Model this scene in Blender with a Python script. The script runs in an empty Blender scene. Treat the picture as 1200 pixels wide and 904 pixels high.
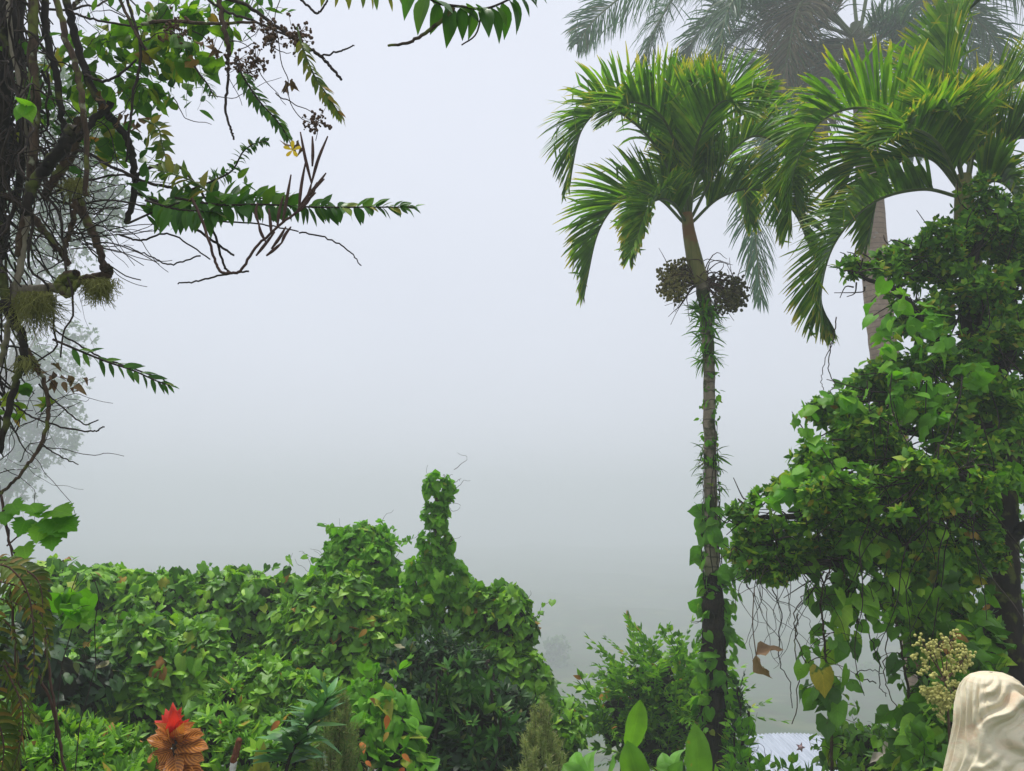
import bpy, math, random
import numpy as np
from mathutils import Vector
R = math.radians
rng = np.random.default_rng(11)
random.seed(11)
sc = bpy.context.scene
col = sc.collection

# ------------------------------------------------------------------ camera, sky, sun, exposure
EYE = 1.6
HAZE = 0.0066
FPX = 998.0                      # focal length in pixels of the 1200 px wide photograph
PITCH = R(8.0)
cam_d = bpy.data.cameras.new('camera'); cam = bpy.data.objects.new('camera', cam_d); col.objects.link(cam)
cam.location = (0, 0, EYE); cam.rotation_euler = (R(90) + PITCH, 0, 0)
cam_d.sensor_width = 36.0; cam_d.lens = 36.0 * FPX / 1200.0
cam_d.clip_start = 0.05; cam_d.clip_end = 3000.0
sc.camera = cam

SUN_EL, SUN_ROT = R(74), R(325)
world = bpy.data.worlds.new('World'); sc.world = world; world.use_nodes = True
wt = world.node_tree; wt.nodes.clear()
w_out = wt.nodes.new('ShaderNodeOutputWorld'); w_bg = wt.nodes.new('ShaderNodeBackground')
w_sky = wt.nodes.new('ShaderNodeTexSky'); w_sky.sky_type = 'NISHITA'; w_sky.sun_disc = False
w_sky.sun_elevation = SUN_EL; w_sky.sun_rotation = SUN_ROT; w_sky.dust_density = 4.0; w_sky.air_density = 1.0
w_mix = wt.nodes.new('ShaderNodeMix'); w_mix.data_type = 'RGBA'
w_noise = wt.nodes.new('ShaderNodeTexNoise'); w_noise.inputs['Scale'].default_value = 1.6; w_noise.inputs['Detail'].default_value = 3.0
w_tc = wt.nodes.new('ShaderNodeTexCoord')
w_ramp = wt.nodes.new('ShaderNodeValToRGB')
w_ramp.color_ramp.elements[0].position = 0.3; w_ramp.color_ramp.elements[0].color = (7.5, 7.85, 8.9, 1)   # the overcast deck above the fog
w_ramp.color_ramp.elements[1].position = 0.7; w_ramp.color_ramp.elements[1].color = (8.1, 8.45, 9.5, 1)
wt.links.new(w_tc.outputs['Generated'], w_noise.inputs['Vector'])
wt.links.new(w_noise.outputs['Fac'], w_ramp.inputs['Fac'])
w_mix.inputs[0].default_value = 0.92
wt.links.new(w_sky.outputs['Color'], w_mix.inputs[6]); wt.links.new(w_ramp.outputs['Color'], w_mix.inputs[7])
wt.links.new(w_mix.outputs[2], w_bg.inputs['Color']); w_bg.inputs['Strength'].default_value = 0.050
wt.links.new(w_bg.outputs[0], w_out.inputs['Surface'])

sun_d = bpy.data.lights.new('sun', 'SUN'); sun = bpy.data.objects.new('sun', sun_d); col.objects.link(sun)
sun_d.energy = 1.5; sun_d.angle = R(12); sun_d.color = (1.0, 0.97, 0.92)
# the sky's azimuth runs clockwise from +Y
sdir = Vector((math.sin(SUN_ROT) * math.cos(SUN_EL), math.cos(SUN_ROT) * math.cos(SUN_EL), math.sin(SUN_EL)))
sun.rotation_euler = sdir.to_track_quat('Z', 'Y').to_euler(); sun.location = (0, -20, 60)

sc.view_settings.view_transform = 'Standard'; sc.view_settings.look = 'None'
sc.view_settings.gamma = 1.0; sc.view_settings.use_curve_mapping = False
sc.view_settings.exposure = 1.13
cy = sc.cycles
cy.max_bounces = 8; cy.diffuse_bounces = 3; cy.glossy_bounces = 2; cy.transmission_bounces = 4
cy.volume_bounces = 3; cy.transparent_max_bounces = 8
cy.use_adaptive_sampling = True; cy.adaptive_threshold = 0.01
cy.use_denoising = True
cy.sample_clamp_indirect = 4.0

# ------------------------------------------------------------------ helpers
cP, sP = math.cos(PITCH), math.sin(PITCH)
def P(px, py, d):
    """point at horizontal distance d in front of the camera, on the line of sight of a photograph pixel"""
    cx = (px - 600.0) / FPX; cyy = (452.0 - py) / FPX
    v = np.array([cx, cP - cyy * sP, sP + cyy * cP])
    v = v * (d / v[1]); v[2] += EYE
    return v
def M(pxs, d): return pxs * d / FPX
def nrm(a): return a / np.maximum(np.linalg.norm(a, axis=-1, keepdims=True), 1e-9)
def ground_z(x, y):
    x = np.asarray(x, float); y = np.asarray(y, float)
    z = np.interp(y, [-50, 2.5, 5, 8, 12, 18, 40, 100, 160], [0.5, 0, -0.35, -1.2, -3.0, -5.6, -13, -25, -27])
    z = z + 0.10 * np.sin(x * 0.9 + y * 0.5) + 0.07 * np.sin(x * 2.1 - y * 1.3)
    far = np.clip((y - 20) / 60, 0, 1)
    return z + far * (1.2 * np.sin(x * 0.09 + y * 0.05) + 0.9 * np.sin(x * 0.05 - y * 0.11))

ORIG = {}
def thing(name, label, cat, loc=(0, 0, 0), group=None):
    o = bpy.data.objects.new(name, None); col.objects.link(o)
    o.location = loc; o.empty_display_size = 0.1
    o['label'] = label; o['category'] = cat
    if group: o['group'] = group
    ORIG[o.name] = np.array(loc, float)
    return o
def tag(o, label, cat, group=None):
    o['label'] = label; o['category'] = cat
    if group: o['group'] = group
    return o

class MB:
    """collects quads and triangles with uv per vertex; build() links them as one mesh object"""
    def __init__(s): s.v = []; s.q = []; s.t = []; s.uv = []; s.qm = []; s.tm = []; s.n = 0
    def add(s, v, q=None, t=None, uv=None, mi=0):
        v = np.asarray(v, float).reshape(-1, 3)
        if uv is None: uv = np.zeros((len(v), 2))
        s.v.append(v); s.uv.append(np.asarray(uv, float).reshape(-1, 2))
        if q is not None and len(q): s.q.append(np.asarray(q, int) + s.n); s.qm.append(np.full(len(q), mi))
        if t is not None and len(t): s.t.append(np.asarray(t, int) + s.n); s.tm.append(np.full(len(t), mi))
        s.n += len(v)
    def inst(s, tpl, pos, fr, scale, mi=0):
        """copies of a template: pos (N,3), fr (N,3,3) rows x,y,z axes, scale (N) or (N,3)"""
        N = len(pos)
        if N == 0: return
        V, Q, UV = tpl; k = len(V)
        sca = np.asarray(scale, float)
        if sca.ndim == 1: sca = np.repeat(sca[:, None], 3, 1)
        W = V[None, :, :] * sca[:, None, :]
        W = np.einsum('nki,nij->nkj', W, fr) + pos[:, None, :]
        q = (Q[None, :, :] + (np.arange(N) * k)[:, None, None]).reshape(-1, 4)
        s.add(W.reshape(-1, 3), q=q, uv=np.tile(UV, (N, 1)), mi=mi)
    def tube(s, pts, rad, seg=6, mi=0, res=None, wob=0.0, cap=True):
        pts = np.asarray(pts, float)
        if res: pts = smooth(pts, res)
        n = len(pts)
        rad = np.interp(np.linspace(0, 1, n), np.linspace(0, 1, len(np.atleast_1d(rad))), np.atleast_1d(rad)) if np.ndim(rad) else np.full(n, rad)
        if wob: pts = pts + rng.normal(0, wob, pts.shape)
        T = nrm(np.gradient(pts, axis=0))
        ref = np.array([0.31, 0.9, 0.28]) if abs(T[0] @ np.array([0.31, 0.9, 0.28])) < 0.9 else np.array([1.0, 0, 0])
        A = nrm(np.cross(T, ref)); B = np.cross(T, A)
        a = np.linspace(0, 2 * np.pi, seg, endpoint=False)
        ring = pts[:, None, :] + rad[:, None, None] * (np.cos(a)[None, :, None] * A[:, None, :] + np.sin(a)[None, :, None] * B[:, None, :])
        L = np.concatenate([[0], np.cumsum(np.linalg.norm(np.diff(pts, axis=0), axis=1))])
        uv = np.stack(np.broadcast_arrays((a / (2 * np.pi))[None, :], L[:, None]), -1)
        i = np.arange(n - 1)[:, None] * seg; j = np.arange(seg)[None, :]; j2 = (j + 1) % seg
        q = np.stack([i + j, i + j2, i + seg + j2, i + seg + j], -1).reshape(-1, 4)
        t = []
        if cap:
            ring = np.concatenate([ring.reshape(-1, 3), pts[-1:] + T[-1:] * rad[-1] * 0.6]); uv = np.concatenate([uv.reshape(-1, 2), [[0.5, L[-1]]]])
            b = (n - 1) * seg; t = [[b + k, b + (k + 1) % seg, n * seg] for k in range(seg)]
        s.add(ring, q=q, t=t, uv=uv, mi=mi)
    def build(s, name, mats, parent=None, loc=None, smooth_=True):
        v = np.concatenate(s.v); uv = np.concatenate(s.uv)
        o0 = ORIG[parent.name] if parent is not None else np.array(loc if loc is not None else (0, 0, 0), float)
        v = v - o0
        q = np.concatenate(s.q) if s.q else np.zeros((0, 4), int); t = np.concatenate(s.t) if s.t else np.zeros((0, 3), int)
        mi = np.concatenate(s.qm + s.tm) if (s.qm or s.tm) else np.zeros(0, int)
        me = bpy.data.meshes.new(name)
        me.vertices.add(len(v)); me.vertices.foreach_set('co', v.astype(np.float32).ravel())
        loops = np.concatenate([q.ravel(), t.ravel()]).astype(np.int32)
        me.loops.add(len(loops)); me.loops.foreach_set('vertex_index', loops)
        st = np.concatenate([np.arange(len(q)) * 4, len(q) * 4 + np.arange(len(t)) * 3]).astype(np.int32)
        me.polygons.add(len(st)); me.polygons.foreach_set('loop_start', st)
        me.polygons.foreach_set('material_index', mi.astype(np.int32))
        me.polygons.foreach_set('use_smooth', np.full(len(st), smooth_))
        ul = me.uv_layers.new(name='UVMap'); ul.data.foreach_set('uv', uv[loops].astype(np.float32).ravel())
        for m in (mats if isinstance(mats, (list, tuple)) else [mats]): me.materials.append(m)
        me.update(calc_edges=True); me.validate()
        o = bpy.data.objects.new(name, me); col.objects.link(o)
        if parent is not None: o.parent = parent
        else: o.location = o0
        ORIG[o.name] = o0
        return o

def smooth(pts, res):
    """Catmull-Rom through the points"""
    p = np.asarray(pts, float)
    if len(p) < 3: return np.linspace(p[0], p[-1], res)
    e = np.concatenate([[2 * p[0] - p[1]], p, [2 * p[-1] - p[-2]]])
    u = np.linspace(0, len(p) - 1 - 1e-6, res); i = u.astype(int); f = (u - i)[:, None]
    a, b, c, d = e[i], e[i + 1], e[i + 2], e[i + 3]
    return 0.5 * (2 * b + (c - a) * f + (2 * a - 5 * b + 4 * c - d) * f ** 2 + (3 * b - a - 3 * c + d) * f ** 3)
def pix(pl, d):
    """pixel polyline -> world points; a third value per point overrides the distance"""
    return np.array([P(p[0], p[1], p[2] if len(p) > 2 else d) for p in pl])
def frames(y, n):
    """leaf axes: y along the leaf, n its upper side"""
    y = nrm(y); n = n - (n * y).sum(-1, keepdims=True) * y; n = nrm(n)
    x = np.cross(y, n)
    return np.stack([x, y, n], 1)

# ---- leaf templates: x across, y along (unit length), z up
SH = {
 'heart': ([0, .08, .22, .42, .66, .86, 1], [.52, .90, 1.0, .93, .64, .22, .015], .90),
 'ovate': ([0, .1, .25, .45, .7, .9, 1], [.06, .55, .92, 1.0, .66, .24, .015], .52),
 'lance': ([0, .1, .3, .55, .8, .93, 1], [.12, .55, .95, .95, .5, .18, .01], .27),
 'obov':  ([0, .15, .4, .65, .85, .95, 1], [.08, .3, .72, 1.0, .85, .5, .05], .45),
 'broad': ([0, .06, .2, .5, .75, .88, .95, 1], [.2, .52, .88, 1.0, .86, .56, .26, .02], .36),
 'wstrap': ([0, .2, .5, .8, .95, 1], [.6, 1.0, .95, .6, .25, .02], .17),
 'strap': ([0, .2, .5, .8, .95, 1], [.7, 1.0, .9, .55, .2, .02], .09),
}
def leaf(kind, fold=.12, droop=.15, cols=5, wave=0.0, rows=None, jag=0.0):
    ts, ws, asp = SH[kind]
    if rows:
        t2 = np.linspace(0, 1, rows); ws = np.interp(t2, ts, ws); ts = t2
    ts = np.array(ts); ws = np.array(ws) * asp * .5
    if jag: ws = ws * (1 + jag * np.where(np.arange(len(ts)) % 2, 1, -1)); ws[-1] = abs(ws[-1])
    us = np.linspace(-1, 1, cols)
    U, T = np.meshgrid(us, ts); W = ws[:, None]
    X = U * W; Y = T.copy()
    if kind == 'heart': Y = T - .2 * np.abs(U) ** 1.3 * (1 - T) ** 5
    Z = fold * np.abs(U) * W * 2 - droop * T ** 2 - .25 * (np.abs(U) ** 3) * W + wave * np.sin(T * 11 + U * 2) * np.abs(U) * W
    V = np.stack([X, Y, Z], -1).reshape(-1, 3); UV = np.stack([(U + 1) / 2, T], -1).reshape(-1, 2)
    n, m = len(ts), cols
    i = np.arange(n - 1)[:, None] * m; j = np.arange(m - 1)[None, :]
    Q = np.stack([i + j, i + j + 1, i + m + j + 1, i + m + j], -1).reshape(-1, 4)
    return V, Q, UV
def combine(parts):
    """several (template, matrix 3x3 rows, offset, scale) -> one template"""
    Vs, Qs, Us, n = [], [], [], 0
    for (V, Q, UV), fr, off, s in parts:
        Vs.append((V * s) @ np.asarray(fr) + off); Qs.append(Q + n); Us.append(UV); n += len(V)
    return np.concatenate(Vs), np.concatenate(Qs), np.concatenate(Us)
def rosette(kind, n, spread, seed=0, **k):
    """a twig end: n leaves round the axis y"""
    r = np.random.default_rng(seed); out = []
    for i in range(n):
        a = i * 2.4 + r.uniform(-.3, .3); th = spread * r.uniform(.75, 1.2)
        y = np.array([math.sin(th) * math.cos(a), math.cos(th), math.sin(th) * math.sin(a)])
        nn = np.array([-math.cos(th) * math.cos(a), math.sin(th), -math.cos(th) * math.sin(a)])
        out.append((leaf(kind, **k), frames(y[None], nn[None])[0], np.array([0, -.12 * (i / n), 0]), r.uniform(.75, 1.05)))
    return combine(out)
def pinnate(kind, pairs, ll, seed=0, **k):
    """compound leaf of unit length along y with leaflets of relative length ll"""
    r = np.random.default_rng(seed); out = []
    for i in range(pairs):
        t = .18 + .8 * i / (pairs - 1)
        for s in (-1, 1):
            a = R(62 - 22 * t) + r.uniform(-.12, .12)
            y = np.array([[s * math.sin(a), math.cos(a), -.28 + r.uniform(-.1, .1)]])
            out.append((leaf(kind, **k), frames(y, np.array([[0., 0, 1]]))[0], np.array([0, t, -.22 * t * t]), ll * (1 - .35 * t) * r.uniform(.85, 1.1)))
    out.append((leaf(kind, **k), np.eye(3), np.array([0, 1.0, -.22]), ll * .7))
    w = .012; V = np.array([[-w, 0, 0], [w, 0, 0], [w, .5, -.055], [-w, .5, -.055], [w, 1, -.22], [-w, 1, -.22]])
    out.append(((V, np.array([[0, 1, 2, 3], [3, 2, 4, 5]]), np.full((6, 2), .5)), np.eye(3), np.zeros(3), 1.0))
    return combine(out)
HEART = [leaf('heart', .10, .12), leaf('heart', .20, .22), leaf('heart', -.05, .30, wave=.2), leaf('heart', .15, .05, wave=.15), leaf('heart', .34, .38, wave=.35), leaf('heart', -.12, .5, wave=.25, rows=9, jag=.05)]
OVATE = [leaf('ovate', .12, .12, cols=3), leaf('ovate', .2, .28, cols=3), leaf('ovate', .05, .02, cols=3)]
LANCE = [leaf('lance', .15, .15, cols=3), leaf('lance', .2, .35, cols=3), leaf('lance', .2, .0, cols=3)]
ROS = [rosette('obov', 6, 1.15, 1, cols=3, rows=5), rosette('ovate', 7, 1.0, 2, cols=3, rows=5), rosette('ovate', 5, 1.3, 3, cols=3, rows=5)]

# ---- scattering leaves over lumpy masses
def lumps_px(lst):
    """(px, py, rx, ry, distance) -> centres and radii in metres"""
    C = np.array([P(l[0], l[1], l[4]) for l in lst]); Rr = np.array([[M(l[2], l[4]), M((l[2] + l[3]) * .5, l[4]) * .9, M(l[3], l[4])] for l in lst])
    return C, Rr
def sub(C, Rr, k, lo=.28, hi=.5):
    """smaller lumps budding from the big ones, so that no mass is a plain ellipsoid"""
    Cs, Rs = [C], [Rr * .9]
    for c, r in zip(C, Rr):
        d = nrm(rng.normal(size=(k, 3))); f = rng.uniform(lo, hi, (k, 1))
        Cs.append(c + d * r * .80); Rs.append(np.repeat(r[None].mean(1, keepdims=True), k, 0).repeat(3, 1) * f)
    return np.concatenate(Cs), np.concatenate(Rs)
def shell(C, Rr, N, depth=.25, back=.35, out=1.06, cull=.72, under=1.0):
    area = (Rr[:, 0] * Rr[:, 1] + Rr[:, 1] * Rr[:, 2] + Rr[:, 0] * Rr[:, 2]); p = area / area.sum()
    M_ = N * 2; i = rng.choice(len(C), N * 2, p=p); d = nrm(rng.normal(size=(N * 2, 3)))
    f = out - depth * rng.random(N * 2) ** 1.6
    pos = C[i] + d * Rr[i] * f[:, None]; n = nrm(d / Rr[i])
    keep = (rng.random(N * 2) < np.where(n[:, 1] < .35, 1, back)) & (rng.random(N * 2) < np.interp(n[:, 2], [-.4, .15], [under, 1]))
    for k in range(len(C)):
        q = (((pos - C[k]) / Rr[k]) ** 2).sum(1); keep &= ~((q < cull) & (i != k))
    pos, n = pos[keep][:N], n[keep][:N]
    return pos, n
def drape(mb, tpls, pos, n, size, up=.5, down=.8, jit=.4, mi=0, var=.33):
    N = len(pos)
    nn = nrm(n * .7 + np.array([0, 0, up]) + rng.normal(0, jit, (N, 3)))
    y = np.array([0, 0, -down]) + n * np.array([.8, .8, .2]) + rng.normal(0, jit * 1.1, (N, 3))
    fr = frames(y, nn); s = size * np.clip(rng.normal(1, var, N), .45, 1.6)
    k = rng.integers(0, len(tpls), N)
    for a, tp in enumerate(tpls):
        m = k == a; mb.inst(tp, pos[m] - fr[m][:, 1] * (s[m] * .3)[:, None], fr[m], s[m], mi)
def sprout(mb, tpls, pos, n, size, up=.5, jit=.4, mi=0, var=.25):
    """leaves or twig ends standing out along the surface normal"""
    N = len(pos); y = n + np.array([0, 0, up]) + rng.normal(0, jit, (N, 3))
    fr = frames(y, np.array([0, 0, 1.0]) + rng.normal(0, .5, (N, 3))); s = size * np.clip(rng.normal(1, var, N), .45, 1.6)
    k = rng.integers(0, len(tpls), N)
    for a, tp in enumerate(tpls):
        m = k == a; mb.inst(tp, pos[m], fr[m], s[m], mi)
def uvball(nu=14, nv=9):
    th = np.linspace(0, 2 * np.pi, nu, endpoint=False); ph = np.linspace(.02, np.pi - .02, nv)
    V = np.array([[math.sin(p) * math.cos(t), math.sin(p) * math.sin(t), math.cos(p)] for p in ph for t in th])
    i = np.arange(nv - 1)[:, None] * nu; j = np.arange(nu)[None, :]; j2 = (j + 1) % nu
    return V, np.stack([i + j, i + nu + j, i + nu + j2, i + j2], -1).reshape(-1, 4), np.zeros((len(V), 2))
BALL = uvball(); SBALL = uvball(7, 5)
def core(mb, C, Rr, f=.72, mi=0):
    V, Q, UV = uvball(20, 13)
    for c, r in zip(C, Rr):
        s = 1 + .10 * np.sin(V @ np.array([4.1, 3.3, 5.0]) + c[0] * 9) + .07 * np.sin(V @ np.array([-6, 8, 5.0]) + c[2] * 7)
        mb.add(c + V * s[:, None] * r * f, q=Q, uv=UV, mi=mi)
PATHS = []
def thin(mb, p0, dirs, L, r, n=8, curl=.35, grav=0.0, mi=0, seg=4):
    """wandering tendrils and rootlets"""
    for p, d, l in zip(p0, dirs, np.broadcast_to(L, (len(p0),))):
        pts = [p]; dd = d / np.linalg.norm(d); PATHS.append(pts)
        for i in range(n):
            dd = dd + rng.normal(0, curl, 3) * .5 + np.array([0, 0, -grav]); dd /= np.linalg.norm(dd)
            pts.append(pts[-1] + dd * l / n)
        mb.tube(pts, [r, r * .5], seg=seg, mi=mi, res=n * 2)

# ------------------------------------------------------------------ materials
def new_mat(name):
    m = bpy.data.materials.new(name); m.use_nodes = True; t = m.node_tree; t.nodes.clear()
    return m, t, (lambda k, **kw: mk(t, k, **kw)), t.links.new
def mk(t, k, **kw):
    n = t.nodes.new('ShaderNode' + k)
    for a, b in kw.items(): setattr(n, a, b)
    return n
def ramp(t, stops, interp='LINEAR'):
    n = t.nodes.new('ShaderNodeValToRGB'); r = n.color_ramp; r.interpolation = interp
    while len(r.elements) < len(stops): r.elements.new(.5)
    for e, (p, c) in zip(r.elements, stops): e.position = p; e.color = (*c, 1)
    return n
def mathn(t, op, a, b=None, c=None):
    n = t.nodes.new('ShaderNodeMath'); n.operation = op
    for i, x in enumerate((a, b, c)):
        if x is None: continue
        if isinstance(x, (int, float)): n.inputs[i].default_value = x
        else: t.links.new(x, n.inputs[i])
    return n.outputs[0]
def mixc(t, f, a, b, mode='MIX'):
    n = t.nodes.new('ShaderNodeMix'); n.data_type = 'RGBA'; n.blend_type = mode
    for i, x in ((0, f), (6, a), (7, b)):
        if isinstance(x, (int, float)): n.inputs[i].default_value = x
        elif isinstance(x, tuple): n.inputs[i].default_value = (*x, 1)
        else: t.links.new(x, n.inputs[i])
    return n.outputs[2]
def leaf_mat(name, stops, trans=.35, rough=.5, vein=.25, nv=7, tip=None, spots=None, spec=.22, tint=(1.25, 1.35, .6), veincol=None, vw=.82):
    m, t, N, L = new_mat(name)
    geo = N('NewGeometry'); uv = N('UVMap'); sep = N('SeparateXYZ'); L(uv.outputs[0], sep.inputs[0])
    rp = ramp(t, stops); L(geo.outputs['Random Per Island'], rp.inputs[0]); c = rp.outputs[0]
    tc = N('TexCoord'); nz = N('TexNoise'); nz.inputs['Scale'].default_value = 9.0; nz.inputs['Detail'].default_value = 4.0
    L(tc.outputs['Object'], nz.inputs['Vector'])
    mr = N('MapRange'); mr.inputs[1].default_value = .3; mr.inputs[2].default_value = .7; mr.inputs[3].default_value = .72; mr.inputs[4].default_value = 1.25
    L(nz.outputs['Fac'], mr.inputs[0])
    hs = N('HueSaturation'); L(mr.outputs[0], hs.inputs['Value']); L(c, hs.inputs['Color']); c = hs.outputs[0]
    au = mathn(t, 'ABSOLUTE', mathn(t, 'SUBTRACT', sep.outputs[0], .5))
    mid = mathn(t, 'LESS_THAN', au, .028)
    sv = mathn(t, 'SINE', mathn(t, 'MULTIPLY', mathn(t, 'SUBTRACT', sep.outputs[1], mathn(t, 'MULTIPLY', au, .75)), nv * 6.283))
    sv = mathn(t, 'SMOOTH_MAX', mathn(t, 'SUBTRACT', sv, vw), 0.0, .05)
    ve = mathn(t, 'ADD', mathn(t, 'MULTIPLY', mid, .8), mathn(t, 'MULTIPLY', sv, 4.0))
    ve = mathn(t, 'MINIMUM', mathn(t, 'MULTIPLY', ve, vein), 1.0)
    c = mixc(t, ve, c, veincol or mixc(t, 1.0, c, (1.9, 1.6, 1.6), 'MULTIPLY'))
    if tip:
        tcx, start, wid = tip
        n2 = N('TexNoise'); n2.inputs['Scale'].default_value = 5.0; L(tc.outputs['Object'], n2.inputs['Vector'])
        rr = mathn(t, 'MULTIPLY', geo.outputs['Random Per Island'], .16)
        f = mathn(t, 'ADD', mathn(t, 'ADD', sep.outputs[1], mathn(t, 'MULTIPLY', mathn(t, 'SUBTRACT', n2.outputs['Fac'], .5), .5)), rr)
        m2 = N('MapRange'); m2.inputs[1].default_value = start; m2.inputs[2].default_value = start + wid; L(f, m2.inputs[0])
        c = mixc(t, m2.outputs[0], c, tcx)
    if spots:
        scx, scale, thr = spots
        n3 = N('TexNoise'); n3.inputs['Scale'].default_value = scale; n3.inputs['Detail'].default_value = 2; L(tc.outputs['Object'], n3.inputs['Vector'])
        m3 = N('MapRange'); m3.inputs[1].default_value = thr; m3.inputs[2].default_value = thr + .04; L(n3.outputs['Fac'], m3.inputs[0])
        c = mixc(t, m3.outputs[0], c, scx)
    pb = N('BsdfPrincipled'); L(c, pb.inputs['Base Color']); pb.inputs['Roughness'].default_value = rough
    pb.inputs['Specular IOR Level'].default_value = spec
    bp = N('Bump'); bp.inputs['Strength'].default_value = .35; bp.inputs['Distance'].default_value = .004
    L(mathn(t, 'ADD', mathn(t, 'MULTIPLY', ve, -1.0), nz.outputs['Fac']), bp.inputs['Height']); L(bp.outputs[0], pb.inputs['Normal'])
    tb = N('BsdfTranslucent'); L(mixc(t, 1.0, c, tint, 'MULTIPLY'), tb.inputs['Color'])
    mx = N('MixShader'); mx.inputs[0].default_value = trans; L(pb.outputs[0], mx.inputs[1]); L(tb.outputs[0], mx.inputs[2])
    out = N('OutputMaterial'); L(mx.outputs[0], out.inputs['Surface'])
    return m
def bark_mat(name, c1, c2, scale=14, rings=0, moss=None, rough=.9, bump=.6, stretch=(1, 1, .35), lichen=None):
    m, t, N, L = new_mat(name)
    tc = N('TexCoord'); mp = N('Mapping'); mp.inputs['Scale'].default_value = stretch; L(tc.outputs['Object'], mp.inputs[0])
    nz = N('TexNoise'); nz.inputs['Scale'].default_value = scale; nz.inputs['Detail'].default_value = 6; nz.inputs['Roughness'].default_value = .65; L(mp.outputs[0], nz.inputs['Vector'])
    rp = ramp(t, [(.32, c1), (.68, c2)]); L(nz.outputs['Fac'], rp.inputs[0]); c = rp.outputs[0]; h = nz.outputs['Fac']
    if rings:
        uv = N('UVMap'); sp = N('SeparateXYZ'); L(uv.outputs[0], sp.inputs[0])
        wv = mathn(t, 'ADD', mathn(t, 'MULTIPLY', sp.outputs[1], rings), mathn(t, 'MULTIPLY', nz.outputs['Fac'], .9))
        fr_ = mathn(t, 'FRACT', wv); ln = mathn(t, 'LESS_THAN', fr_, .16)
        c = mixc(t, mathn(t, 'MULTIPLY', ln, .55), c, tuple(x * .4 for x in c1)); h = mathn(t, 'SUBTRACT', h, mathn(t, 'MULTIPLY', ln, .6))
    for (cc, sc_, th) in [x for x in (moss, lichen) if x]:
        n2 = N('TexNoise'); n2.inputs['Scale'].default_value = sc_; n2.inputs['Detail'].default_value = 5; L(tc.outputs['Object'], n2.inputs['Vector'])
        mr = N('MapRange'); mr.inputs[1].default_value = th; mr.inputs[2].default_value = th + .08; L(n2.outputs['Fac'], mr.inputs[0])
        c = mixc(t, mr.outputs[0], c, cc)
    pb = N('BsdfPrincipled'); L(c, pb.inputs['Base Color']); pb.inputs['Roughness'].default_value = rough; pb.inputs['Specular IOR Level'].default_value = .25
    bp = N('Bump'); bp.inputs['Strength'].default_value = bump; bp.inputs['Distance'].default_value = .012; L(h, bp.inputs['Height']); L(bp.outputs[0], pb.inputs['Normal'])
    out = N('OutputMaterial'); L(pb.outputs[0], out.inputs['Surface'])
    return m

YEL = (.42, .24, .03); BRN = (.11, .055, .025)
m_vine = leaf_mat('vine_leaf', [(0, (.044, .14, .010)), (.4, (.112, .30, .014)), (.8, (.205, .45, .022)), (.978, (.30, .52, .03)), (.994, YEL), (1, (.36, .16, .03))], trans=.28, spec=.3, rough=.43)
m_vine_light = leaf_mat('vine_leaf_light', [(0, (.085, .27, .014)), (.6, (.15, .39, .02)), (.96, (.21, .45, .03)), (1, (.36, .36, .04))], trans=.42)
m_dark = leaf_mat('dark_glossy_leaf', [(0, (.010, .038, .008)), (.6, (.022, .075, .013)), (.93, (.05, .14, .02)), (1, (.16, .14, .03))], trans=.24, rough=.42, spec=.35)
m_tree = leaf_mat('tree_leaf', [(0, (.034, .11, .010)), (.4, (.080, .235, .014)), (.8, (.19, .41, .02)), (.97, (.32, .43, .03)), (1, (.34, .17, .03))], trans=.32)
m_orchid = leaf_mat('orchid_leaf', [(0, (.035, .115, .012)), (.6, (.065, .19, .018)), (.9, (.13, .26, .02)), (1, (.28, .26, .03))], trans=.33, rough=.35, nv=0)
m_upper = leaf_mat('olive_leaf', [(0, (.06, .18, .012)), (.45, (.13, .31, .016)), (.75, (.25, .42, .022)), (.93, (.32, .34, .03)), (1, (.34, .17, .04))], trans=.45)
m_orchid_y = leaf_mat('orchid_leaf_yellowing', [(0, (.08, .16, .02)), (.5, (.17, .21, .03)), (.85, (.28, .25, .03)), (1, (.34, .17, .03))], trans=.35, nv=0)
m_palm = leaf_mat('palm_leaflet', [(0, (.060, .165, .010)), (.5, (.125, .28, .013)), (.85, (.20, .38, .018)), (1, (.30, .42, .022))], trans=.48, rough=.42, nv=0, vein=.3, tip=((.50, .40, .045), .91, .2))
m_royal = leaf_mat('royal_palm_leaflet', [(0, (.018, .095, .030)), (.6, (.040, .155, .045)), (.93, (.08, .20, .05)), (1, (.2, .17, .06))], trans=.28, rough=.45, nv=0, vein=.2)
m_royal_dry = leaf_mat('royal_palm_dry_leaflet', [(0, (.10, .10, .045)), (.5, (.17, .13, .07)), (1, (.08, .13, .04))], trans=.25, rough=.6, nv=0, vein=.2)
m_far = leaf_mat('distant_leaf', [(0, (.04, .12, .02)), (1, (.14, .26, .045))], trans=.3, vein=0)
m_fern = leaf_mat('fern_pinna', [(0, (.045, .08, .012)), (.5, (.09, .14, .018)), (.85, (.17, .18, .03)), (1, (.22, .10, .03))], trans=.3, rough=.55, vein=.1)
m_ginger = leaf_mat('ginger_leaf', [(0, (.13, .33, .02)), (1, (.19, .40, .03))], trans=.42, nv=22, vein=.16, rough=.38)
m_ginger_pale = leaf_mat('hosta_leaf', [(0, (.10, .28, .035)), (1, (.18, .40, .055))], trans=.35, nv=16, vein=.2, rough=.45)
m_ginger_spot = leaf_mat('spotted_leaf', [(0, (.12, .30, .02)), (1, (.16, .35, .03))], trans=.4, nv=18, vein=.16, spots=((.55, .20, .03), 9.0, .62))
m_shade = leaf_mat('shade_sprig_leaf', [(0, (.03, .10, .016)), (.7, (.06, .18, .025)), (1, (.16, .28, .06))], trans=.28, rough=.4, nv=0)
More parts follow.
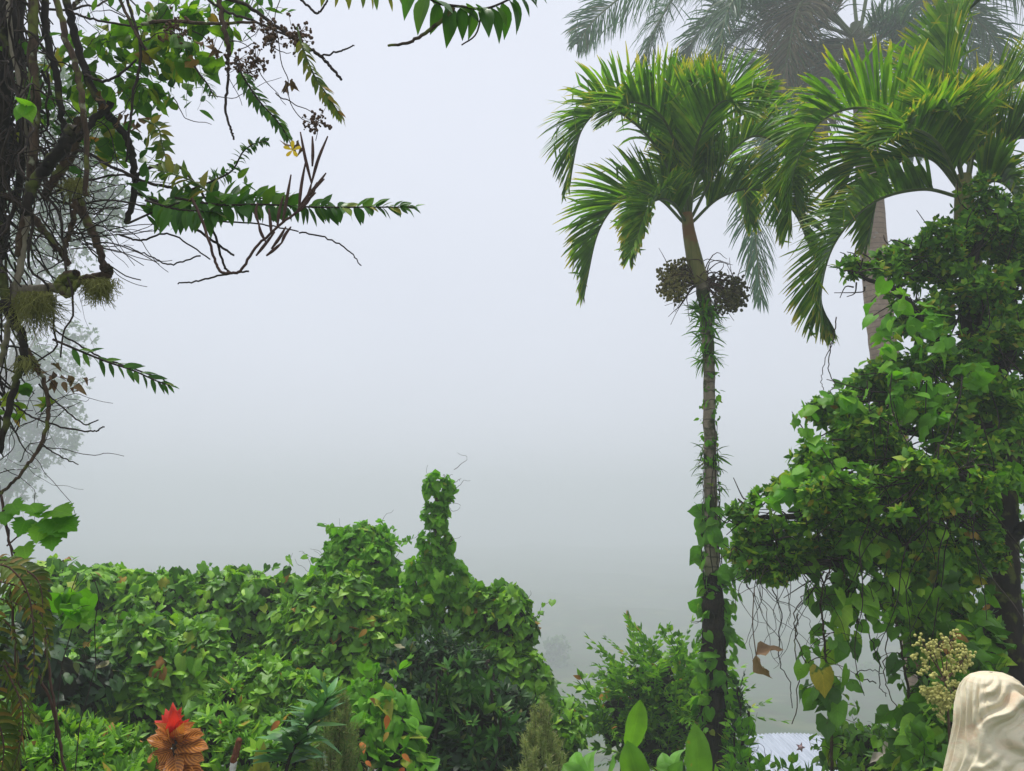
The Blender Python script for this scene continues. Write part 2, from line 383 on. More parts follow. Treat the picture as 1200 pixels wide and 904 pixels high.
m_croton = leaf_mat('croton_leaf', [(0, (.14, .045, .014)), (.5, (.27, .085, .018)), (1, (.34, .13, .025))], trans=.2, nv=8, vein=1.6, veincol=(.62, .25, .045), vw=.1, rough=.33, tint=(1.2, .9, .6))
m_croton_red = leaf_mat('croton_young_leaf', [(0, (.55, .025, .018)), (1, (.72, .06, .03))], trans=.4, nv=8, vein=.15, rough=.35, tint=(1.2, .8, .7))
m_cypress = leaf_mat('cypress_needle', [(0, (.22, .29, .10)), (.7, (.34, .40, .16)), (1, (.48, .42, .22))], trans=.35, rough=.7, nv=0, vein=0)
m_cypress_g = leaf_mat('cypress_needle_green', [(0, (.13, .22, .06)), (.7, (.22, .31, .09)), (1, (.38, .28, .14))], trans=.35, rough=.7, nv=0, vein=0)
m_autumn = leaf_mat('autumn_leaf', [(0, (.50, .22, .03)), (.35, (.55, .13, .03)), (.6, (.42, .30, .05)), (1, (.30, .12, .04))], trans=.35, tint=(1.2, .9, .6))
m_yellow = leaf_mat('yellow_leaf', [(0, (.50, .36, .03)), (1, (.42, .38, .04))], trans=.4, spots=((.10, .2, .02), 12, .6))
m_dead = leaf_mat('dead_leaf', [(0, (.10, .055, .03)), (1, (.26, .17, .09))], trans=.15, rough=.8)
m_blade = leaf_mat('variegated_blade', [(0, (.14, .22, .03)), (1, (.36, .34, .06))], trans=.3, nv=0)
m_teal = leaf_mat('lance_leaf', [(0, (.06, .19, .05)), (.7, (.12, .30, .09)), (1, (.20, .42, .06))], trans=.25, rough=.4, nv=0, spec=.3)
m_bark_dark = bark_mat('dark_bark', (.006, .005, .004), (.034, .025, .018), moss=((.085, .10, .02), 9, .56))
m_bark_brown = bark_mat('brown_bark', (.022, .015, .010), (.125, .08, .05), scale=30, moss=((.13, .15, .03), 11, .55), lichen=((.30, .31, .2), 19, .63))
m_bark_pale = bark_mat('pale_bark', (.14, .115, .08), (.33, .29, .21), scale=35, moss=((.14, .15, .05), 10, .6))
m_twig = bark_mat('twig_bark', (.018, .013, .011), (.06, .043, .033), scale=40)
m_stem_red = bark_mat('pod_stalk', (.05, .026, .022), (.125, .07, .052), scale=40)
m_palm_trunk = bark_mat('palm_trunk', (.16, .125, .09), (.40, .33, .24), scale=11, rings=11, moss=((.05, .06, .02), 5.5, .50), lichen=((.36, .35, .28), 12, .68), stretch=(1, 1, .6))
m_fibre = bark_mat('root_fibre', (.016, .012, .009), (.06, .043, .028), scale=30, moss=((.06, .07, .02), 9, .62))
m_crownshaft = bark_mat('crownshaft', (.13, .15, .035), (.30, .24, .075), scale=9, rough=.45, bump=.1, stretch=(3, 3, .25), moss=((.24, .12, .045), 4, .54))
m_royal_trunk = bark_mat('royal_trunk', (.20, .125, .08), (.38, .26, .175), scale=5, rings=7, stretch=(1, 1, .8), lichen=((.4, .37, .33), 5, .66))
m_royal_shaft = bark_mat('royal_crownshaft', (.07, .10, .04), (.12, .15, .06), scale=4, rough=.4, bump=.1, stretch=(2, 2, .2))
m_stalk = bark_mat('green_stalk', (.06, .10, .02), (.12, .17, .04), scale=20, rough=.5, bump=.2)
m_moss = bark_mat('beard_moss', (.13, .135, .03), (.27, .27, .075), scale=30, rough=.95, bump=.2)
m_shade_core = bark_mat('shade_core', (.010, .012, .006), (.035, .035, .016), scale=25)  # stem-brown taken near black, so interior shade is put into the colour
m_fruit = bark_mat('palm_fruit', (.15, .14, .04), (.30, .25, .08), scale=30, rough=.55, bump=.1)
m_fruit_d = bark_mat('palm_fruit_dark', (.06, .06, .022), (.15, .13, .045), scale=30, rough=.55, bump=.1)
m_umbel = bark_mat('flower_umbel', (.42, .41, .10), (.64, .60, .20), scale=60, rough=.7, bump=.1)
m_dryflower = bark_mat('dry_flower', (.07, .035, .022), (.20, .12, .075), scale=60, rough=.9)
# ------------------------------------------------------------------ the setting
xs = np.concatenate([-np.geomspace(1, 390, 34)[::-1] + .6, np.linspace(-.3, .3, 3), np.geomspace(1, 390, 34) - .6]); ys = np.concatenate([np.linspace(-40, 2, 8), np.linspace(2.6, 14, 36), np.geomspace(14.6, 620, 46)])
XX, YY = np.meshgrid(xs, ys); ZZ = ground_z(XX, YY)
g = MB(); nx = len(xs)
gi = np.arange(len(ys) - 1)[:, None] * nx; gj = np.arange(nx - 1)[None, :]
g.add(np.stack([XX, YY, ZZ], -1).reshape(-1, 3), q=np.stack([gi + gj, gi + gj + 1, gi + nx + gj + 1, gi + nx + gj], -1).reshape(-1, 4))
m_ground = bark_mat('garden_soil_and_grass', (.030, .026, .014), (.055, .075, .022), scale=1.3, stretch=(1, 1, 1), moss=((.04, .08, .016), .35, .45), lichen=((.10, .12, .04), .12, .55))
o = g.build('ground', m_ground); o['kind'] = 'structure'; o['label'] = 'damp green slope of soil and grass falling away into the foggy valley'

hz = MB()
x0, x1, y0, y1, z0, z1 = -400, 400, -45, 640, -34.0, 16.5
hz.add([(x0, y0, z0), (x1, y0, z0), (x1, y1, z0), (x0, y1, z0), (x0, y0, z1), (x1, y0, z1), (x1, y1, z1), (x0, y1, z1)],
       q=[(0, 3, 2, 1), (4, 5, 6, 7), (0, 1, 5, 4), (1, 2, 6, 5), (2, 3, 7, 6), (3, 0, 4, 7)])
m_haze = bpy.data.materials.new('fog'); m_haze.use_nodes = True; ht = m_haze.node_tree; ht.nodes.clear()
hv = ht.nodes.new('ShaderNodeVolumePrincipled'); hv.inputs['Color'].default_value = (.765, .80, .822, 1); hv.inputs['Density'].default_value = HAZE; hv.inputs['Anisotropy'].default_value = .2
ho = ht.nodes.new('ShaderNodeOutputMaterial'); ht.links.new(hv.outputs[0], ho.inputs['Volume'])
o = hz.build('haze', m_haze, smooth_=False); o['kind'] = 'stuff'; o['label'] = 'pale grey green fog filling the valley'

def simple_tree(name, label, base, top_l, leafN, leaf_s, trunk_r, group=None, mats=None, hang=0, kind='tree', limbs=7):
    """a whole tree far off: tapered trunk, limbs and a ragged crown over lumps"""
    C, Rr = top_l
    b = np.array(base, float)
    t = thing(name, label, kind, b, group)
    w = MB(); c0 = C.mean(0); w.tube([b, b * .5 + np.array([c0[0], c0[1], C[:, 2].min()]) * .5, c0], [trunk_r, trunk_r * .7, trunk_r * .25], seg=9, res=14, wob=trunk_r * .06)
    w.build('trunk', mats[1], t)
    w = MB(); s = b * .45 + c0 * .55
    for i in range(len(C)): w.tube([s + rng.normal(0, .1, 3) * trunk_r, (s + C[i]) / 2 + rng.normal(0, .25, 3) * trunk_r * 3, C[i] + np.array([0, 0, Rr[i, 2] * .4])], [trunk_r * .4, trunk_r * .22, trunk_r * .06], seg=5, res=9)
    for i in range(limbs * 12):
        k = rng.integers(len(C)); d = nrm(rng.normal(size=3)); w.tube([C[k], C[k] + d * Rr[k] * .5 + rng.normal(0, .1, 3), C[k] + d * Rr[k] * 1.12 + np.array([0, 0, -hang * rng.random()])], [trunk_r * .07, trunk_r * .03], seg=3, res=5)
    w.build('limbs', mats[1], t)
    f = MB(); C2, R2 = sub(C, Rr, 5); pos, n = shell(C2, R2, leafN, depth=.9, back=.8, out=1.2, cull=.15); kk = np.sin(pos[:, 0] * 2.3 + pos[:, 2] * 1.7) + np.sin(pos[:, 2] * 3.1 - pos[:, 0] * 1.9 + pos[:, 1] * 1.3) > -.5; pos, n = pos[kk], n[kk]; sprout(f, ROS, pos, n, leaf_s, jit=.7)
    f.build('crown', mats[0], t)
    return t

# pale trees standing off in the fog
def far_tree(label, lst, base_px, leafN, leaf_s, tr, hang):
    d = lst[0][4]; bx = P(base_px, 800, d)[0]
    simple_tree('foggy_tree', label, (bx, d, float(ground_z(bx, d))), lumps_px(lst), leafN, leaf_s, tr, mats=(m_far, m_bark_pale), hang=hang)
q = 95
far_tree('pale airy tree half lost in the fog behind the mossy hanging vines', [(20, 500, 55, 60, q), (60, 440, 42, 44, q), (-20, 440, 60, 80, q), (95, 395, 22, 16, q), (5, 560, 44, 36, q), (75, 500, 26, 34, q), (-30, 330, 60, 70, q), (40, 470, 40, 60, q)], -75, 6500, .44, .5, 4.5)
q = 85
far_tree('thin pale crown showing through the tangled branches near the top left', [(100, 165, 42, 55, q), (60, 110, 50, 45, q), (120, 240, 28, 40, q), (60, 270, 60, 60, q), (70, 205, 50, 50, q)], -120, 5200, .40, .45, 4)
q = 150
far_tree('faint rounded tree almost swallowed by fog beside the vine tower bushes', [(672, 808, 26, 22, q), (700, 820, 26, 16, q), (640, 795, 18, 26, q), (655, 770, 12, 22, q)], 672, 2600, .75, .6, 1)
far_tree('faint tree in the fog beyond the white corrugated roof', [(985, 825, 30, 22, q), (1020, 805, 26, 26, q), (950, 838, 26, 16, q)], 985, 2400, .75, .6, 1)

# ---- white corrugated roof on a small shed below
def shed():
    d0, d1 = 13.2, 16.2
    a = P(866, 866, d1); b = P(972, 880, d1); zc = P(905, 861, d1)[2]; ze = P(905, 935, d0)[2]
    xl, xr = P(862, 870, d1)[0], P(985, 870, d1)[0]
    t = thing('garden_shed', 'small shed with white corrugated metal roof down the slope behind the palm', 'shed', ((xl + xr) / 2, (d0 + d1) / 2, float(ground_z((xl + xr) / 2, 14.7))))
    r = MB(); nu, nv = 301, 13
    u = np.linspace(0, 1, nu); v = np.linspace(0, 1, nv); U, V = np.meshgrid(u, v)
    arch = -.16 * (2 * U - 1) ** 4 - .05 * (2 * U - 1) ** 2
    for off, flip in ((0, 0), (-.02, 1)):
        X = xl + (xr - xl) * U; Y = d0 - .1 + (d1 - d0 + .2) * V; Z = ze + (zc - ze) * V + arch + .012 * np.sin(U * 2 * np.pi * 27) + off
        i = np.arange(nv - 1)[:, None] * nu; j = np.arange(nu - 1)[None, :]
        q = np.stack([i + j, i + j + 1, i + nu + j + 1, i + nu + j], -1).reshape(-1, 4)
        r.add(np.stack([X, Y, Z], -1).reshape(-1, 3), q=q[:, ::-1] if flip else q, uv=np.stack([U, V], -1).reshape(-1, 2))
    m_roof = bark_mat('white_roof_sheet', (.34, .38, .44), (.46, .50, .57), scale=3, rough=.4, bump=.05, stretch=(3, .3, 1), lichen=((.26, .28, .26), 2.2, .62))
    r.build('roof', m_roof, t)
    m_wall = bark_mat('shed_wall', (.30, .27, .22), (.42, .38, .31), scale=5, bump=.15)
    w = MB(); zb = float(ground_z(xl, d1)) - .6
    for (ax, ay, bx, by) in ((xl + .1, d0 + .1, xr - .1, d0 + .1), (xr - .1, d0 + .1, xr - .1, d1 - .1), (xr - .1, d1 - .1, xl + .1, d1 - .1), (xl + .1, d1 - .1, xl + .1, d0 + .1)):
        za = (ze if ay < d0 + 1 else zc) - .26; zb2 = (ze if by < d0 + 1 else zc) - .26
        w.add([(ax, ay, zb), (bx, by, zb), (bx, by, zb2), (ax, ay, za)], q=[(0, 1, 2, 3)])
    w.build('wall', m_wall, t, smooth_=False)
shed()

def box(mb, x0, x1, y0, y1, z0, z1):
    mb.add([(x0, y0, z0), (x1, y0, z0), (x1, y1, z0), (x0, y1, z0), (x0, y0, z1), (x1, y0, z1), (x1, y1, z1), (x0, y1, z1)],
           q=[(0, 3, 2, 1), (4, 5, 6, 7), (0, 1, 5, 4), (1, 2, 6, 5), (2, 3, 7, 6), (3, 0, 4, 7)])
wl = P(1000, 858, 10.5); wr = P(1075, 858, 10.5)
t = thing('garden_wall', 'low garden wall with pale coping behind the creepers right of the shed', 'wall', ((wl[0] + wr[0]) / 2 + .6, 10.5, float(ground_z(wl[0] + .9, 10.5))))
w = MB(); box(w, wl[0], wr[0] + 2.0, 10.4, 10.6, float(ground_z(wl[0], 10.5)) - .4, wl[2] - .05); w.build('masonry', bark_mat('wall_render', (.13, .13, .10), (.24, .23, .19), scale=5, moss=((.05, .08, .02), 3, .5)), t, smooth_=False)
w = MB(); box(w, wl[0] - .04, wr[0] + 2.04, 10.36, 10.64, wl[2] - .05, wl[2]); w.build('coping', bark_mat('wall_coping', (.33, .29, .2), (.45, .4, .3), scale=6), t, smooth_=False)

# ------------------------------------------------------------------ palms
def frond(pts, n, Lmax, width, lift=R(35), grav=1.0, ang=(R(38), R(58), R(20)), prof=((0, .4), (.2, .85), (.45, 1), (.75, .8), (1, .35)), t0=.14, rr=.016, plume=0.0, seg=6, twist=0.0, lr=.06, S0=None, jitt=.09):
    """one feather frond along the points: rachis tube and two rows of strap leaflets bending under their weight"""
    mb = MB()
    c = smooth(pts, 60); T = nrm(np.gradient(c, axis=0))
    mb.tube(c, [rr, rr * .8, rr * .25], seg=6, mi=1)
    h = c[-1] - c[0]; h[2] = 0
    if np.linalg.norm(h) < .05: h = np.array([0, -1.0, 0])
    S0 = nrm(np.cross(h, [0, 0, 1.0])) if S0 is None else nrm(np.array(S0, float))
    tt = np.linspace(t0, .995, n)
    for sd in (-1, 1):
        t = np.clip(tt + rng.normal(0, .25 / n, n), 0, 1); f = t * 59; i = np.minimum(f.astype(int), 58); w = (f - i)[:, None]
        p = c[i] * (1 - w) + c[i + 1] * w; Tt = nrm(T[i] * (1 - w) + T[i + 1] * w)
        S = nrm(S0 - (Tt @ S0)[:, None] * Tt); U = np.cross(S, Tt)
        tw = twist + rng.normal(0, .05, n); S, U = S * np.cos(tw)[:, None] + U * np.sin(tw)[:, None], U * np.cos(tw)[:, None] - S * np.sin(tw)[:, None]
        A = np.interp(t, [0, .3, 1], ang) + rng.normal(0, jitt, n); li = lift * np.interp(t, [0, .7, 1], [1.1, 1, .5]) + rng.normal(0, jitt, n)
        if plume: li = li + plume * rng.choice([-1, -.35, .35, 1], n)
        D = np.cos(A)[:, None] * Tt + np.sin(A)[:, None] * (sd * np.cos(li)[:, None] * S + np.sin(li)[:, None] * U)
        L = Lmax * np.interp(t, [x[0] for x in prof], [x[1] for x in prof]) * (1 + rng.normal(0, lr, n))
        gk = grav * np.clip(rng.normal(1, .25, n), .3, 2)
        kink = rng.random(n) < .22
        Nn = nrm(U * .9 - sd * S * .3 + rng.normal(0, .12, (n, 3)))
        q = p.copy(); d = nrm(D); rows = []; rolls = rng.normal(0, .25, n)
        for k in range(seg + 1):
            v = k / seg
            nn = nrm(Nn - (Nn * d).sum(1, keepdims=True) * d); W = np.cross(d, nn)
            cr = np.cos(rolls * v)[:, None]; sr = np.sin(rolls * v)[:, None]; W, nn = W * cr + nn * sr, nn * cr - W * sr
            wd = width * np.interp(v, [0, .15, .6, .85, 1], [.45, .9, 1, .66, .14]) * .5
            rows.append(np.stack([q - W * wd, q - nn * wd * .35, q + W * wd], 1))
            d = d + np.array([0, 0, -1.0]) * (gk * (v * .9 + .08) / seg * 1.6)[:, None]
            if k == seg - 2: d = d + (rng.normal(0, .9, (n, 3)) + np.array([0, 0, -.7])) * kink[:, None]
            d = nrm(d); q = q + d * (L / seg)[:, None]
        V = np.stack(rows, 1)     # n, seg+1, 3, 3
        UV = np.zeros(V.shape[:3] + (2,)); UV[..., 0] = np.array([0, .5, 1]); UV[..., 1] = (np.arange(seg + 1) / seg)[None, :, None]
        b = (np.arange(n) * (seg + 1) * 3)[:, None, None]; ii = (np.arange(seg) * 3)[None, :, None]; jj = np.arange(2)[None, None, :]
        a0 = b + ii + jj
        mb.add(V.reshape(-1, 3), q=np.stack([a0, a0 + 1, a0 + 4, a0 + 3], -1).reshape(-1, 4), uv=UV.reshape(-1, 2))
    return mb
def trunk_tube(pl, radpx, d, seg=20, res=60, wob=.004):
    mb = MB(); pts = pix(pl, d); mb.tube(pts, [M(r, d) for r in radpx], seg=seg, res=res, wob=wob); return mb
def fruit_bunch(root, at, tips, mat, nball, rball, name='fruit_cluster'):
    mb = MB()
    st = at
    for tp in tips:
        mb.tube([st, (st + tp) / 2 + np.array([0, 0, .03]), tp], [.012, .006], seg=5, res=7, mi=1)
        for k in range(5):
            e = tp + rng.normal(0, .09, 3); mb.tube([tp, (tp + e) / 2 + rng.normal(0, .02, 3), e], [.005, .002], seg=4, res=5, mi=1)
    tips = np.array(tips); d = nrm(rng.normal(size=(nball, 3))); r = rng.random(nball) ** .45
    pos = tips[rng.integers(0, len(tips), nball)] + d * r[:, None] * np.array([.125, .125, .135]); pos[:, 2] -= .03
    mb.inst(SBALL, pos, np.repeat(np.eye(3)[None], nball, 0), rball * rng.uniform(.7, 1.2, nball))
    return mb.build(name, [mat, m_stem_red], root)

PD = 8.0
base = P(842, 960, PD); base[2] = float(ground_z(base[0], PD))
palm = thing('palm_tree', 'slender palm with full yellow-tipped crown and vine wrapped trunk right of centre', 'palm', base, 'garden palms')
tb = trunk_tube([(822, 322), (827, 368), (830.5, 423), (831, 470), (833, 594), (835, 705), (837, 815), (840, 904), (843, 960)], [8.2, 7.4, 6.8, 6.9, 7.8, 9, 11.5, 13.5, 16], PD)
tb.tube([P(843, 960, PD), np.array([base[0], PD, base[2] - .15])], [M(16, PD), M(19, PD)], seg=20, res=6)
tb.build('trunk', m_palm_trunk, palm)
trunk_tube([(805, 250), (807, 270), (813, 300), (819, 325), (821.5, 332)], [6.5, 7.5, 9.5, 10.5, 9.3], PD, res=24, wob=0).build('crownshaft', m_crownshaft, palm)
FR = [
 ([(803, 258), (785, 200, 8.0), (752, 152, 7.9), (712, 128, 7.8), (682, 152, 7.7), (668, 212, 7.6)], .66, .8, 0),
 ([(802, 262), (770, 232, 8.1), (732, 232, 8.2), (702, 270, 8.3), (686, 338, 8.3)], .60, .6, 0),
 ([(807, 255), (806, 200, 8.1), (822, 140, 8.3), (858, 105, 8.5), (898, 118, 8.6)], .62, .35, .3),
 ([(805, 255), (798, 190, 7.9), (776, 138, 7.6), (742, 120, 7.2), (716, 140, 6.9)], .60, .4, -.2),
 ([(808, 255), (812, 190, 7.8), (828, 140, 7.4), (850, 118, 7.0), (872, 132, 6.7)], .58, .4, .1),
 ([(810, 256), (843, 196, 8.0), (882, 160, 8.0), (918, 178, 8.0), (934, 240, 8.0)], .60, .6, 0),
 ([(811, 261), (843, 232, 8.0), (882, 222, 8.1), (925, 242, 8.1), (955, 300, 8.1)], .48, .6, 0),
 ([(805, 262), (786, 236, 7.7), (762, 240, 7.3), (742, 290, 7.0)], .42, .6, 0),
 ([(804, 260), (800, 235, 8.4), (780, 220, 8.8), (752, 245, 9.2), (738, 300, 9.4)], .5, .6, 0),
 ([(808, 258), (815, 215, 8.4), (835, 190, 8.9), (866, 205, 9.3), (880, 260, 9.5)], .5, .6, 0),
 ([(806, 255), (802, 195, 8.1), (800, 140, 8.2), (806, 100, 8.3), (818, 84, 8.4)], .50, .1, 0),
]
for pl, L, g_, tw in FR:
    frond(pix(pl, PD), 112, L * 1.06, .031, lift=R(42), grav=g_, twist=tw).build('frond', [m_palm, m_stalk], palm)
at = P(820, 330, PD)
fruit_bunch(palm, at, [P(792 + a, 322 + b, PD + c) for a, b, c in ((-8, -6, .1), (4, 6, 0), (-3, 16, -.1), (8, -8, .05), (-10, 10, 0))], m_fruit, 640, .0145)
fruit_bunch(palm, at, [P(853 + a, 336 + b, PD + c) for a, b, c in ((-8, -6, .1), (4, 6, 0), (-3, 14, -.1), (10, -4, .05), (10, 12, 0))], m_fruit_d, 640, .0145)
s = MB()
for i in range(46):
    sd = -1 if i % 2 else 1; e = P(822 + sd * rng.uniform(12, 48), rng.uniform(300, 385), PD + rng.uniform(-.25, .25))
    s.tube([at + rng.normal(0, .03, 3), at * .5 + e * .5 + rng.normal(0, .05, 3) + np.array([0, 0, .05]), e], [.007, .002], seg=4, res=8, wob=.004)
s.build('dry_flower_stalk', m_stem_red, palm)

def strap_tuft(mb, p, out, n, L, w_tpl=None):
    y = nrm(np.array(out) + rng.normal(0, .55, (n, 3))); fr = frames(y, np.array([0, 0, 1.0]) + rng.normal(0, .3, (n, 3)))
    mb.inst(w_tpl or STRAP, np.repeat(p[None], n, 0) + rng.normal(0, .015, (n, 3)), fr, L * rng.uniform(.5, 1.2, n))
STRAP = leaf('strap', .1, .35, cols=3); WSTRAP = leaf('wstrap', .1, .5, cols=3)
e = MB()
for i in range(105):
    py = rng.choice([362, 368, 374, 390, 396, 416, 420]) + rng.normal(0, 4); a = rng.uniform(0, 6.28); x = np.interp(py, [350, 430], [826, 830.5]); o_ = np.array([math.cos(a), math.sin(a), 0])
    strap_tuft(e, P(x, py, PD) + o_ * .05, (o_[0], o_[1], rng.uniform(-.5, .9)), 3, .15, WSTRAP)
tag(e.build('epiphyte', m_vine_light, loc=P(829, 390, PD)), 'strappy green epiphyte tufts ringing the palm trunk under the fruit', 'epiphyte', 'epiphytes on the palm trunk')
e = MB()
for i in range(22):
    py = rng.uniform(522, 585); sd = rng.choice([-1, 1]); x = 832 + sd * 8
    strap_tuft(e, P(x, py, PD + rng.uniform(-.08, .02)), (sd * 1.0, rng.uniform(-1, .3), rng.uniform(-.8, .6)), 3, .12, WSTRAP)
tag(e.build('epiphyte', m_orchid, loc=P(832, 548, PD)), 'sparse grassy epiphyte tuft halfway up the palm trunk', 'epiphyte', 'epiphytes on the palm trunk')

# the climber on the lower trunk
cl = thing('climbing_vine', 'green creeper with heart leaves and matted roots on the lower palm trunk', 'vine', base + np.array([0, -.2, 0]))
s = MB()
for i in range(26):
    a0 = rng.uniform(0, 6.28); top = rng.uniform(560, 800) if i > 6 else rng.uniform(480, 600); pts = []
    for py in np.arange(940, top, -22):
        cxp = np.interp(py, [423, 594, 705, 815, 904, 960], [830.5, 833, 835, 837, 840, 843]); rp = np.interp(py, [423, 705, 815, 960], [8, 11, 13.5, 17])
        a = a0 + .5 * math.sin(py * .02 + a0) ; pts.append(P(cxp, py, PD) + M(rp * 1.06, PD) * np.array([math.cos(a), math.sin(a), 0]))
    s.tube(pts, [.008, .0035], seg=5, res=len(pts) * 3, wob=.005)
for i in range(170):
    py = rng.uniform(660, 930); cxp = np.interp(py, [594, 705, 815, 904, 960], [833, 835, 837, 840, 843]); rp = np.interp(py, [423, 705, 815, 960], [8, 11, 13.5, 17]); a = rng.uniform(0, 6.28)
    o_ = np.array([math.cos(a), math.sin(a), 0]); p0 = P(cxp, py, PD) + M(rp, PD) * o_
    thin(s, [p0], [o_ * .8 + np.array([0, 0, -.6])], rng.uniform(.06, .18), .004, n=5, curl=.8, grav=.15)
s.tube(pix([(834.5, 672), (835, 705), (837, 815), (840, 904), (843, 960)], PD), [M(9, PD), M(11.6, PD), M(13.5, PD), M(15.8, PD), M(18, PD)], seg=24, res=90, wob=.008)
s.build('stem', m_fibre, cl)
f = MB()
pos = []; nn = []
for i in range(330):
    py = 600 + 330 * rng.random() ** .75 if i > 50 else rng.uniform(585, 690); cxp = np.interp(py, [594, 705, 815, 904, 960], [833, 835, 837, 840, 843]); a = rng.uniform(0, 6.28)
    bias = .35 if py < 700 else .15
    o_ = np.array([math.cos(a) + bias, math.sin(a) - .2, 0]); rp = np.interp(py, [500, 640, 705, 815, 930], [9, 22, 18, 22, 32]) * rng.uniform(.6, 1.35)
    if -0.5 < math.cos(a) < .5 and math.sin(a) < 0 and py > 690 and rng.random() < .75: continue
    pos.append(P(cxp, py, PD) + M(rp, PD) * o_); nn.append(o_)
drape(f, HEART, np.array(pos), np.array(nn), .108, jit=.55)
for i in range(60):
    py = rng.uniform(432, 610); a = rng.uniform(0, 6.28); o_ = np.array([math.cos(a) * .8 + .3, math.sin(a), 0]); p = P(np.interp(py, [423, 594], [830.5, 833]), py, PD) + M(8.5, PD) * nrm(o_)
    drape(f, HEART + OVATE, p[None] + rng.normal(0, .02, (3, 3)), np.repeat(nrm(o_)[None], 3, 0), .05, jit=.6)
f.build('foliage', m_vine_light, cl)

# second palm, at the right edge
P2 = 7.0
b2 = P(1190, 960, P2); b2[2] = float(ground_z(b2[0], P2))
palm2 = thing('palm_tree', 'broad dark crowned palm rising out of the vine draped tree on the right', 'palm', b2, 'garden palms')
tb = trunk_tube([(1131, 262), (1136, 300), (1143, 340), (1152, 430), (1165, 600), (1178, 780), (1190, 960)], [11, 12, 13, 13, 14, 16, 19], P2)
tb.tube([P(1190, 960, P2), np.array([b2[0], P2, b2[2] - .15])], [M(19, P2), M(22, P2)], seg=20, res=5); tb.build('trunk', m_palm_trunk, palm2)
trunk_tube([(1130, 205), (1130, 230), (1131, 268)], [8, 11, 13], P2, res=16, wob=0).build('crownshaft', m_crownshaft, palm2)
FR2 = [
 ([(1129, 222), (1080, 165, 7.0), (1020, 128, 6.9), (965, 140, 6.8), (932, 195, 6.7), (925, 262, 6.7)], .66, .55, 0),
 ([(1127, 232), (1080, 222, 7.0), (1022, 238, 6.9), (978, 285, 6.8), (962, 345, 6.8), (972, 380, 6.8)], .50, .5, 0),
 ([(1130, 222), (1114, 150, 7.0), (1106, 85, 7.1), (1118, 35, 7.2), (1135, 12, 7.2)], .56, .2, 0),
 ([(1134, 220), (1148, 150, 7.1), (1180, 105, 7.2), (1220, 95, 7.3), (1260, 140, 7.3)], .62, .45, 0),
 ([(1136, 226), (1175, 172, 7.0), (1212, 165, 6.9), (1250, 215, 6.9)], .60, .6, 0),
 ([(1137, 232), (1165, 212, 6.9), (1190, 232, 6.7), (1205, 300, 6.6)], .5, .6, 0),
 ([(1128, 224), (1102, 172, 6.6), (1072, 152, 6.1), (1040, 165, 5.8)], .55, .5, 0),
 ([(1128, 228), (1094, 188, 7.2), (1060, 186, 7.4), (1032, 222, 7.6), (1015, 285, 7.7)], .55, .55, 0),
 ([(1130, 222), (1120, 165, 6.8), (1112, 135, 6.4), (1110, 130, 6.0)], .55, .4, 0),
 ([(1132, 222), (1140, 160, 7.4), (1150, 120, 7.8), (1165, 130, 8.2)], .6, .4, 0),
 ([(1129, 226), (1090, 175, 7.3), (1040, 165, 7.5), (1000, 195, 7.7), (985, 250, 7.8)], .6, .5, 0),
]
for pl, L, g_, tw in FR2:
    frond(pix(pl, P2), 112, L * 1.05, .032, lift=R(42), grav=g_, twist=tw).build('frond', [m_palm, m_stalk], palm2)

# the tall royal palm, further off and paler
P3 = 22.5
b3 = P(1104, 960, P3); b3[2] = float(ground_z(b3[0], P3))
royal = thing('royal_palm', 'tall royal palm with thick smooth trunk, paler in the fog behind the others', 'palm', b3)
tb = trunk_tube([(1012, 112), (1018, 200), (1024, 290), (1029, 352), (1037, 424), (1060, 620), (1085, 820), (1104, 960)], [12.5, 15, 16, 16.2, 16, 16, 18, 20], P3)
tb.tube([P(1104, 960, P3), b3 + np.array([0, 0, -.3])], [M(20, P3), M(24, P3)], seg=20, res=4); tb.build('trunk', m_royal_trunk, royal)
trunk_tube([(1003, 28), (1006, 60), (1011, 100), (1012.5, 116)], [7, 12, 13.5, 12.8], P3, res=16, wob=0).build('crownshaft', m_royal_shaft, royal)
trunk_tube([(1027, 45), (1024, 75), (1020, 112)], [3, 6.5, 3], P3 - .25, res=12, wob=0).build('spathe', m_royal_shaft, royal)
